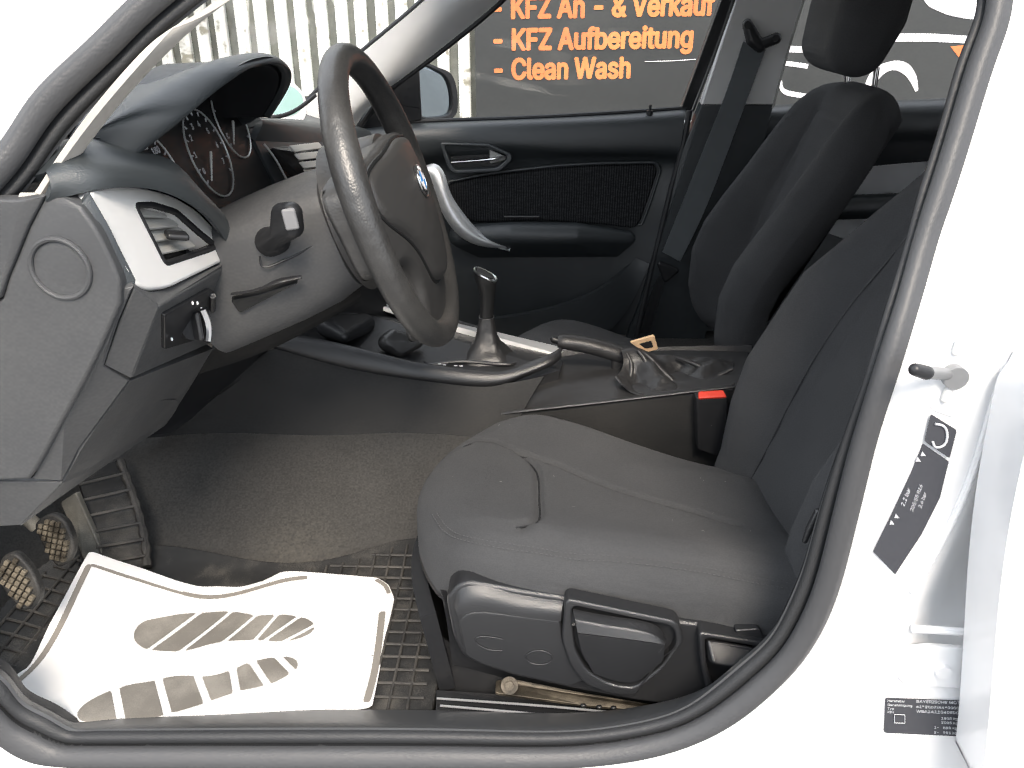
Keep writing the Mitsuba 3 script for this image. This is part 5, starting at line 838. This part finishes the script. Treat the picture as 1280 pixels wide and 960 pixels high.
sole([(-0.5384, 0.2008, 0.3368), (-0.5376, 0.2221, 0.3389), (-0.5183, 0.2381, 0.3355), (-0.4918, 0.2536, 0.33), (-0.4603, 0.2647, 0.3245), (-0.4317, 0.2703, 0.322), (-0.3911, 0.2621, 0.323), (-0.3604, 0.2629, 0.3246), (-0.3296, 0.2584, 0.3251), (-0.3104, 0.2494, 0.3249), (-0.3039, 0.237, 0.3246), (-0.3124, 0.2225, 0.3245), (-0.3378, 0.2108, 0.3244), (-0.3664, 0.2116, 0.3242), (-0.4026, 0.2113, 0.3234), (-0.4375, 0.2018, 0.3239), (-0.4638, 0.1864, 0.326), (-0.4938, 0.1821, 0.329), (-0.5125, 0.1817, 0.3315), (-0.5296, 0.19, 0.3344)],
     [[(-0.4752, 0.2565, 0.3267), (-0.51, 0.1807, 0.3312)], [(-0.4323, 0.2686, 0.322), (-0.4675, 0.1876, 0.3262)], [(-0.3928, 0.2638, 0.3229), (-0.4168, 0.2142, 0.323)], [(-0.3641, 0.2597, 0.3244), (-0.3789, 0.213, 0.3239)], [(-0.3319, 0.2583, 0.3251), (-0.3653, 0.2116, 0.3242)], [(-0.3062, 0.2416, 0.3247), (-0.3378, 0.2108, 0.3244)]], .0028)
sole([(-0.5369, 0.0543, 0.3501), (-0.5358, 0.0736, 0.3466), (-0.52, 0.0994, 0.3405), (-0.4996, 0.1164, 0.3361), (-0.4766, 0.1257, 0.3331), (-0.4628, 0.1336, 0.3312), (-0.4358, 0.1376, 0.3296), (-0.4138, 0.1391, 0.3289), (-0.3909, 0.1529, 0.3271), (-0.3729, 0.1678, 0.3257), (-0.3477, 0.1783, 0.3249), (-0.3251, 0.181, 0.3245), (-0.3116, 0.1744, 0.3243), (-0.3081, 0.1614, 0.3244), (-0.3161, 0.149, 0.3252), (-0.3342, 0.1308, 0.3276), (-0.3649, 0.1141, 0.3313), (-0.3977, 0.09, 0.3361), (-0.4351, 0.0654, 0.3409), (-0.4765, 0.0478, 0.3451), (-0.5059, 0.043, 0.348), (-0.5275, 0.0435, 0.3504)],
     [[(-0.5176, 0.1044, 0.3395), (-0.4819, 0.0473, 0.3455)], [(-0.4751, 0.129, 0.3326), (-0.4345, 0.0639, 0.3411)], [(-0.4288, 0.1381, 0.3293), (-0.3983, 0.0915, 0.3358)], [(-0.3888, 0.153, 0.3271), (-0.3687, 0.1106, 0.3319)], [(-0.3698, 0.1711, 0.3255), (-0.3352, 0.1277, 0.328)], [(-0.3362, 0.1789, 0.3247), (-0.3116, 0.1553, 0.3247)]], .0046)

def pedal(key, label, out, Y0, arm):
    tag(key, label, 'pedal')
    o = rc(out, .012, 5); m = prism(o, .012, .004); add(key + '__pad', m, 'mat_rubber', 35)
    p = A(out); c = p.mean(0); n = np.zeros(3)
    for i in range(len(p)): n += np.cross(p[i] - c, p[(i + 1) % len(p)] - c)
    n = unit(n); n = n if n @ (EYE - c) > 0 else -n
    ex_ = unit(p[1] - p[0]); ex_ = unit(ex_ - n * (n @ ex_)); ey_ = np.cross(n, ex_); ex2, ey2 = unit(ex_ + ey_), unit(ey_ - ex_)
    poly = Polygon([((q - c) @ ex2, (q - c) @ ey2) for q in A(o)]).buffer(-.0025)
    for i in np.arange(-8, 9):
        for j in np.arange(-8, 9):
            u, v = i * .0078, j * .0078
            if poly.contains(Point(u, v).buffer(.003)):
                add(key + '__tread_stud', rbox(c + ex2 * u + ey2 * v + n * .0015, (.0062, .0062, .008), .0010, [ex2, ey2, n], 6), 'pedal_rubber', 30)
    add(key + '__arm', tube(spl(arm, 16), .010, 10), 'pedal_metal')
pedal('clutch_pedal', 'dusty clutch pedal with a diamond tread, the lower pedal nearest the door', [(-0.661, 0.17, 0.4887), (-0.6415, 0.17, 0.494), (-0.624, 0.165, 0.4716), (-0.6137, 0.155, 0.4453), (-0.6202, 0.15, 0.428), (-0.6375, 0.145, 0.4204), (-0.6552, 0.15, 0.442), (-0.6695, 0.16, 0.4644)], .16, [(-.70, .19, .43), (-.76, .2, .50), (-.82, .22, .62)])
pedal('brake_pedal', 'dusty brake pedal with a diamond tread, next to the long grey accelerator', [(-0.6956, 0.285, 0.4552), (-0.6696, 0.29, 0.4721), (-0.6467, 0.285, 0.4629), (-0.6365, 0.275, 0.4304), (-0.6414, 0.265, 0.4108), (-0.6597, 0.26, 0.3979), (-0.6779, 0.27, 0.4196)], .28, [(-.70, .30, .44), (-.76, .3, .52), (-.82, .3, .62)])
tag('accelerator_pedal', 'long grey accelerator pedal beside the ribbed mat flap', 'pedal')
add('accelerator_pedal__pad', prism(rc([(-0.7268, 0.4, 0.415), (-0.6976, 0.4, 0.4342), (-0.6608, 0.37, 0.3466), (-0.6488, 0.36, 0.3095), (-0.6779, 0.35, 0.3135), (-0.6924, 0.365, 0.3495)], .004), .012, .003), 'pedal_metal', 35)
add('accelerator_pedal__hinge', prism(rc([(-0.6855, 0.35, 0.346), (-0.6722, 0.345, 0.328), (-0.6803, 0.34, 0.3018), (-0.7018, 0.345, 0.3168)], .004), .01, .002), 'black_plastic')

# ---------------------------------------------------------------- passenger door with mirror, far pillar, belt
PD = 'passenger_door'
tag(PD, 'black trimmed passenger door with a silver grab handle, seen across the cabin', 'car door')
rowsd = [[(-0.4997, 1.47, 0.8107), (-0.3398, 1.47, 0.8286), (-0.1527, 1.47, 0.837), (0.0425, 1.47, 0.8454), (0.2356, 1.47, 0.8575), (0.3465, 1.47, 0.8654)], [(-0.4935, 1.44, 0.8056), (-0.334, 1.43, 0.8229), (-0.15, 1.43, 0.8313), (0.042, 1.43, 0.8396), (0.232, 1.43, 0.8496), (0.3373, 1.43, 0.8574)], [(-0.5022, 1.42, 0.7669), (-0.3335, 1.415, 0.7914), (-0.1495, 1.415, 0.7981), (0.0425, 1.415, 0.8047), (0.233, 1.415, 0.8094), (0.3335, 1.415, 0.8099)],
         [(-0.5048, 1.42, 0.7381), (-0.3382, 1.43, 0.747), (-0.1506, 1.425, 0.772), (0.0434, 1.42, 0.772), (0.236, 1.42, 0.7713), (0.3301, 1.42, 0.7681)], [(-0.5084, 1.43, 0.7227), (-0.3422, 1.45, 0.7298), (-0.1528, 1.45, 0.7446), (0.0442, 1.44, 0.7553), (0.239, 1.44, 0.7565), (0.3306, 1.44, 0.7513)], [(-0.5158, 1.44, 0.6652), (-0.3471, 1.455, 0.6532), (-0.1544, 1.455, 0.6647), (0.0463, 1.455, 0.6762), (0.245, 1.45, 0.6787), (0.3226, 1.44, 0.6814)],
         [(-0.5222, 1.44, 0.594), (-0.3522, 1.455, 0.5605), (-0.1559, 1.455, 0.5728), (0.0488, 1.455, 0.5746), (0.2318, 1.45, 0.5672), (0.3065, 1.44, 0.5808)], [(-0.5351, 1.45, 0.4749), (-0.3586, 1.455, 0.4425), (-0.1578, 1.455, 0.4557), (0.0513, 1.455, 0.4688), (0.2169, 1.45, 0.4721), (0.2877, 1.44, 0.4759)], [(-0.5093, 1.45, 0.2725), (-0.3692, 1.455, 0.249), (-0.1611, 1.455, 0.2519), (0.0131, 1.455, 0.2544), (0.1643, 1.45, 0.2586), (0.2378, 1.44, 0.2753)]]
add(PD + '__inner_panel', patch(rowsd, .02, 80, 50), 'soft_dash', 50)
add(PD + '__fabric_insert', prism(rc([(-0.2323, 1.435, 0.6883), (-0.1524, 1.435, 0.7046), (-0.083, 1.435, 0.7148), (0.0388, 1.435, 0.7292), (0.1482, 1.435, 0.7357), (0.2746, 1.435, 0.7384), (0.2835, 1.435, 0.7231), (0.2682, 1.435, 0.6623), (0.2487, 1.435, 0.5959), (0.2357, 1.435, 0.5794), (0.1548, 1.435, 0.5889), (0.0076, 1.435, 0.5978), (-0.1684, 1.435, 0.5922), (-0.2222, 1.435, 0.6244)], .01, 4), .02, .006), 'door_fabric', 30, label='ribbed fabric panel of the door')
add(PD + '__insert_edge', tube(rc([(-0.2378, 1.432, 0.6928), (-0.1521, 1.432, 0.711), (-0.0829, 1.432, 0.7212), (0.0386, 1.432, 0.7356), (0.1477, 1.432, 0.742), (0.2777, 1.432, 0.7448), (0.2906, 1.432, 0.7276), (0.274, 1.432, 0.6591), (0.2529, 1.432, 0.5885)], .01, 4), .0035, 8), 'soft_dash')
ar = [(-0.2278, 1.36, 0.5867), (-0.0705, 1.36, 0.604), (0.0857, 1.37, 0.6048), (0.236, 1.4, 0.5844)]
add(PD + '__armrest', hull([([(-0.2024, 1.4, 0.5662)][0], .028), ([(-0.0714, 1.385, 0.5755)][0], .030), ([(0.0873, 1.39, 0.5756)][0], .029), ([(0.2185, 1.41, 0.5613)][0], .018), ([(0.1922, 1.43, 0.5203)][0], .012), ([(-0.155, 1.43, 0.5168)][0], .014)], 30), 'soft_dash', 60)
add(PD + '__window_switch', tube(lin([(-0.092, 1.405, 0.6145), (-0.0046, 1.405, 0.6153)], 8), .0035, 8), 'trim_plastic')
hr_ = rc([(-0.2478, 1.412, 0.7924), (-0.1263, 1.412, 0.7893), (-0.0724, 1.412, 0.7651), (-0.0724, 1.412, 0.75), (-0.1016, 1.412, 0.723), (-0.2153, 1.412, 0.7164), (-0.2304, 1.412, 0.7317)], .010, 4)
hi_ = rc([(-0.2364, 1.412, 0.7849), (-0.1302, 1.412, 0.7818), (-0.0859, 1.412, 0.7632), (-0.0859, 1.412, 0.7518), (-0.1094, 1.412, 0.7325), (-0.2091, 1.412, 0.7261), (-0.2185, 1.412, 0.7376)], .008, 4)
add(PD + '__handle_bezel', prism(hr_, .03, .003, [hi_]), 'soft_dash', 30)
add(PD + '__handle_bezel__recess', prism(A(hi_) + [0, .025, 0], .006, 0), 'gloss_black', False)
add(PD + '__door_handle', cat(tube(spl([(-0.2248, 1.418, 0.7441), (-0.17, 1.418, 0.7483), (-0.127, 1.418, 0.7524), (-0.0881, 1.418, 0.7583)], 16), np.interp(np.linspace(0, 1, 16), [0, .6, .8, 1], [.003, .0042, .007, .003]), 10, flat=.6, up=(0, 0, 1)), ), 'chrome', 40, label='chrome inner door handle')
add(PD + '__door_handle__pivot', prism(rc([(-0.1271, 1.424, 0.7742), (-0.0884, 1.424, 0.7573), (-0.0884, 1.424, 0.7496), (-0.1275, 1.424, 0.7398)], .003), .006, .002), 'slat_grey')
go = [(-0.2894, 1.4, 0.7355), (-0.2554, 1.395, 0.7443), (-0.2338, 1.385, 0.7215), (-0.2204, 1.375, 0.6814), (-0.1882, 1.37, 0.6301), (-0.1497, 1.37, 0.5868), (-0.1068, 1.375, 0.5596), (-0.0736, 1.39, 0.5456)]
gi = [(-0.2879, 1.4, 0.726), (-0.2704, 1.39, 0.6934), (-0.2544, 1.375, 0.6578), (-0.235, 1.365, 0.6211), (-0.2043, 1.36, 0.5809), (-0.1598, 1.365, 0.5537), (-0.1149, 1.375, 0.5432), (-0.0757, 1.392, 0.5388)]
gm = (A(go) + A(gi)) / 2 + [0, -.014, .004]
add(PD + '__grab_handle', patch([go, A(go) * .7 + gm * .3 + [0, -.004, 0], gm, A(gi) * .7 + gm * .3 + [0, -.004, 0], gi], .012, 24, 50), 'satin_silver', 60, label='curved silver grab handle')
add(PD + '__map_pocket', patch([[(-0.1558, 1.4, 0.3379), (0.0112, 1.4, 0.3711), (0.1136, 1.4, 0.4074), (0.1842, 1.41, 0.4479), (0.245, 1.44, 0.5031)], [(-0.1569, 1.4, 0.2745), (0.0339, 1.4, 0.2772), (0.1389, 1.4, 0.2901), (0.2103, 1.41, 0.3434), (0.2795, 1.43, 0.4896)]], .02, 8, 30), 'soft_dash', 50)
add(PD + '__window_sill_rubber', tube(spl([(-0.4879, 1.462, 0.8119), (-0.3384, 1.462, 0.8316), (-0.1521, 1.462, 0.84), (0.0423, 1.462, 0.8483), (0.2346, 1.462, 0.8603), (0.345, 1.462, 0.8681)], 30), .005, 8), 'seal_rubber')
add(PD + '__lock_pin', cat(cyl([(0.2559, 1.44, 0.8484)][0], [(0.2548, 1.44, 0.8649)][0], .008, 14), cyl([(0.255, 1.44, 0.8613)][0], [(0.2558, 1.44, 0.8777)][0], .0035, 12)), 'black_plastic')
add(PD + '__window_frame', prism([(0.3965, 1.395, 1.1238), (0.4244, 1.395, 1.1238), (0.3646, 1.46, 0.8593), (0.3302, 1.46, 0.8591)], .02, .003), 'black_plastic')
add(PD + '__edge_seal', tube(spl([(0.3462, 1.42, 0.8678), (0.3367, 1.42, 0.7813), (0.3218, 1.42, 0.705), (0.3004, 1.42, 0.5757), (0.2751, 1.42, 0.4176), (0.2567, 1.42, 0.2837)], 30), .007, 8), 'seal_rubber')
add(PD + '__edge_seal', tube(spl([(0.4172, 1.38, 1.1143), (0.3899, 1.41, 0.9916), (0.3528, 1.415, 0.8684)], 20), .0035, 8), 'trim_plastic')
wp = [(-0.4086, 1.46, 0.8069), (-0.3391, 1.465, 0.8274), (0.0424, 1.465, 0.8442), (0.3497, 1.465, 0.8641), (0.4174, 1.395, 1.1238), (0.3702, 1.36, 1.2127), (-0.0362, 1.35, 1.2129), (-0.0968, 1.36, 1.1127), (-0.3381, 1.43, 0.9234)]
add(PD + '__window_pane', trimesh.Trimesh(A(wp), trimesh.creation.triangulate_polygon(Polygon([(p[0], p[2]) for p in wp]), engine='earcut')[1], process=False), 'glass_pane', False, label='clear passenger window')
add(PD + '__mirror_sail', prism(rc([(-0.2935, 1.44, 0.9707), (-0.294, 1.455, 0.8384), (-0.3384, 1.46, 0.8262), (-0.456, 1.45, 0.8081), (-0.3794, 1.44, 0.8989)], .004), .02, .002), 'black_plastic', 30)
mh = spl([(-0.3056, 1.6138, 0.9564), (-0.272, 1.6556, 0.9438), (-0.241, 1.693, 0.9232), (-0.2275, 1.7106, 0.8547), (-0.2344, 1.704, 0.8182), (-0.2732, 1.66, 0.8093), (-0.3153, 1.6094, 0.8198), (-0.3285, 1.5918, 0.8439), (-0.3266, 1.5896, 0.9182)], 60, True)
mg = spl([(-0.3076, 1.6106, 0.9471), (-0.2777, 1.648, 0.9366), (-0.2525, 1.6788, 0.9144), (-0.2411, 1.6942, 0.8524), (-0.2477, 1.6876, 0.8264), (-0.2802, 1.6502, 0.8207), (-0.313, 1.6106, 0.8277), (-0.3229, 1.5974, 0.8472), (-0.3216, 1.5952, 0.91)], 60, True)
add(PD + '__door_mirror', prism(mh, .09, .003, [mg]), 'black_plastic', 40, label='black outside mirror beyond the passenger window')
add(PD + '__door_mirror__back', prism(A(mg) + [-.03, .03, 0], .01, 0), 'black_plastic', False)
add(PD + '__door_mirror__glass', prism(A(mg) + [-.006, .006, 0], .004, .0005), 'mirror_glass', False)
add(PD + '__door_mirror__arm', hull([([(-0.3287, 1.6, 0.819)][0], .02), ([(-0.3418, 1.48, 0.8196)][0], .02)]), 'black_plastic')

add(CAR + '__far_door_pillar', prism([(0.4241, 1.37, 1.1269), (0.5666, 1.37, 1.1269), (0.5354, 1.4, 0.8834), (0.3695, 1.4, 0.8828)], .03, .004), 'pillar_grey', 30, label='grey upper lining of the far door pillar')
add(CAR + '__far_door_pillar__lower', prism([(0.3695, 1.4, 0.8828), (0.5354, 1.4, 0.8834), (0.5222, 1.41, 0.7559), (0.4561, 1.42, 0.4945), (0.4368, 1.42, 0.2748), (0.2256, 1.42, 0.2718), (0.2607, 1.42, 0.3847), (0.3004, 1.42, 0.5757), (0.3358, 1.41, 0.7735)], .04, .003), 'soft_dash', 30)
add(CAR + '__far_door_pillar__edge', tube(spl([(0.5661, 1.365, 1.1206), (0.5472, 1.38, 1.0005), (0.5332, 1.395, 0.8769)], 12), .0028, 8), 'slat_grey')
SB = 'seat_belt'
tag(SB, 'grey passenger seat belt hanging down the far door pillar', 'seat belt')
bl = A([(0.4421, 1.365, 1.021), (0.4159, 1.375, 0.9051), (0.3835, 1.38, 0.7972), (0.345, 1.385, 0.6681), (0.3038, 1.39, 0.5329)]); br = A([(0.4934, 1.365, 1.0046), (0.4624, 1.375, 0.879), (0.4294, 1.38, 0.7514), (0.3917, 1.385, 0.6215), (0.3495, 1.39, 0.5086)])
add(SB + '__strap', sheet(dense([bl, br], 4, 40, False, True), .0016), 'belt_web', 50)
add(SB + '__anchor', cat(hull([([(0.4456, 1.36, 1.057)][0], .011), ([(0.4599, 1.36, 1.0245)][0], .013), ([(0.479, 1.36, 1.0114)][0], .013)]), hull([([(0.4786, 1.36, 1.0147)][0], .012), ([(0.512, 1.36, 1.0279)][0], .012)])), 'black_plastic', 40)
for px in ([(0.4431, 1.347, 1.0542)][0], [(0.5067, 1.346, 1.0285)][0]): add(SB + '__anchor__bolt', cyl(px, A(px) + [0, -.004, .001], .0075, 16), 'trim_plastic')
add(SB + '__tongue', hull([([(0.2994, 1.385, 0.5034)][0], .007), ([(0.3406, 1.385, 0.4872)][0], .007), ([(0.3166, 1.385, 0.4618)][0], .006)]), 'black_plastic')
add(SB + '__lower_strap', sheet(dense([A([(0.2977, 1.385, 0.4721), (0.2846, 1.385, 0.4296), (0.2613, 1.385, 0.3203)]), A([(0.3162, 1.385, 0.466), (0.3074, 1.385, 0.4235), (0.2865, 1.385, 0.3139)])], 4, 14, False, True), .0016), 'black_plastic', 50)

# rear door on the far side
RD = 'far_rear_door'
tag(RD, 'dark trim of the far rear door behind the passenger headrest', 'car door')
add(RD + '__inner_panel', patch([[(.44, 1.47, .87), (.95, 1.47, .892), (1.36, 1.47, .91)], [(.44, 1.43, .863), (.95, 1.43, .885), (1.36, 1.43, .90)], [(.44, 1.425, .80), (.95, 1.41, .815), (1.36, 1.41, .83)], [(.44, 1.45, .77), (.95, 1.45, .785), (1.36, 1.45, .80)], [(.44, 1.45, .3), (.95, 1.45, .3), (1.36, 1.45, .3)]], .02, 40, 20), 'soft_dash', 50)
add(RD + '__armrest', hull([((.7, 1.42, .64), .03), ((1.2, 1.42, .66), .03)], 20), 'soft_dash', 50)
rp = [(.56, 1.465, .87), (1.36, 1.465, .91), (1.34, 1.36, 1.22), (.64, 1.345, 1.29)]
add(RD + '__window_pane', trimesh.Trimesh(A(rp), [[0, 1, 2], [0, 2, 3]], process=False), 'glass_pane', False, label='clear far rear window')

if len(scene) < 10: raise SystemExit('no scene')
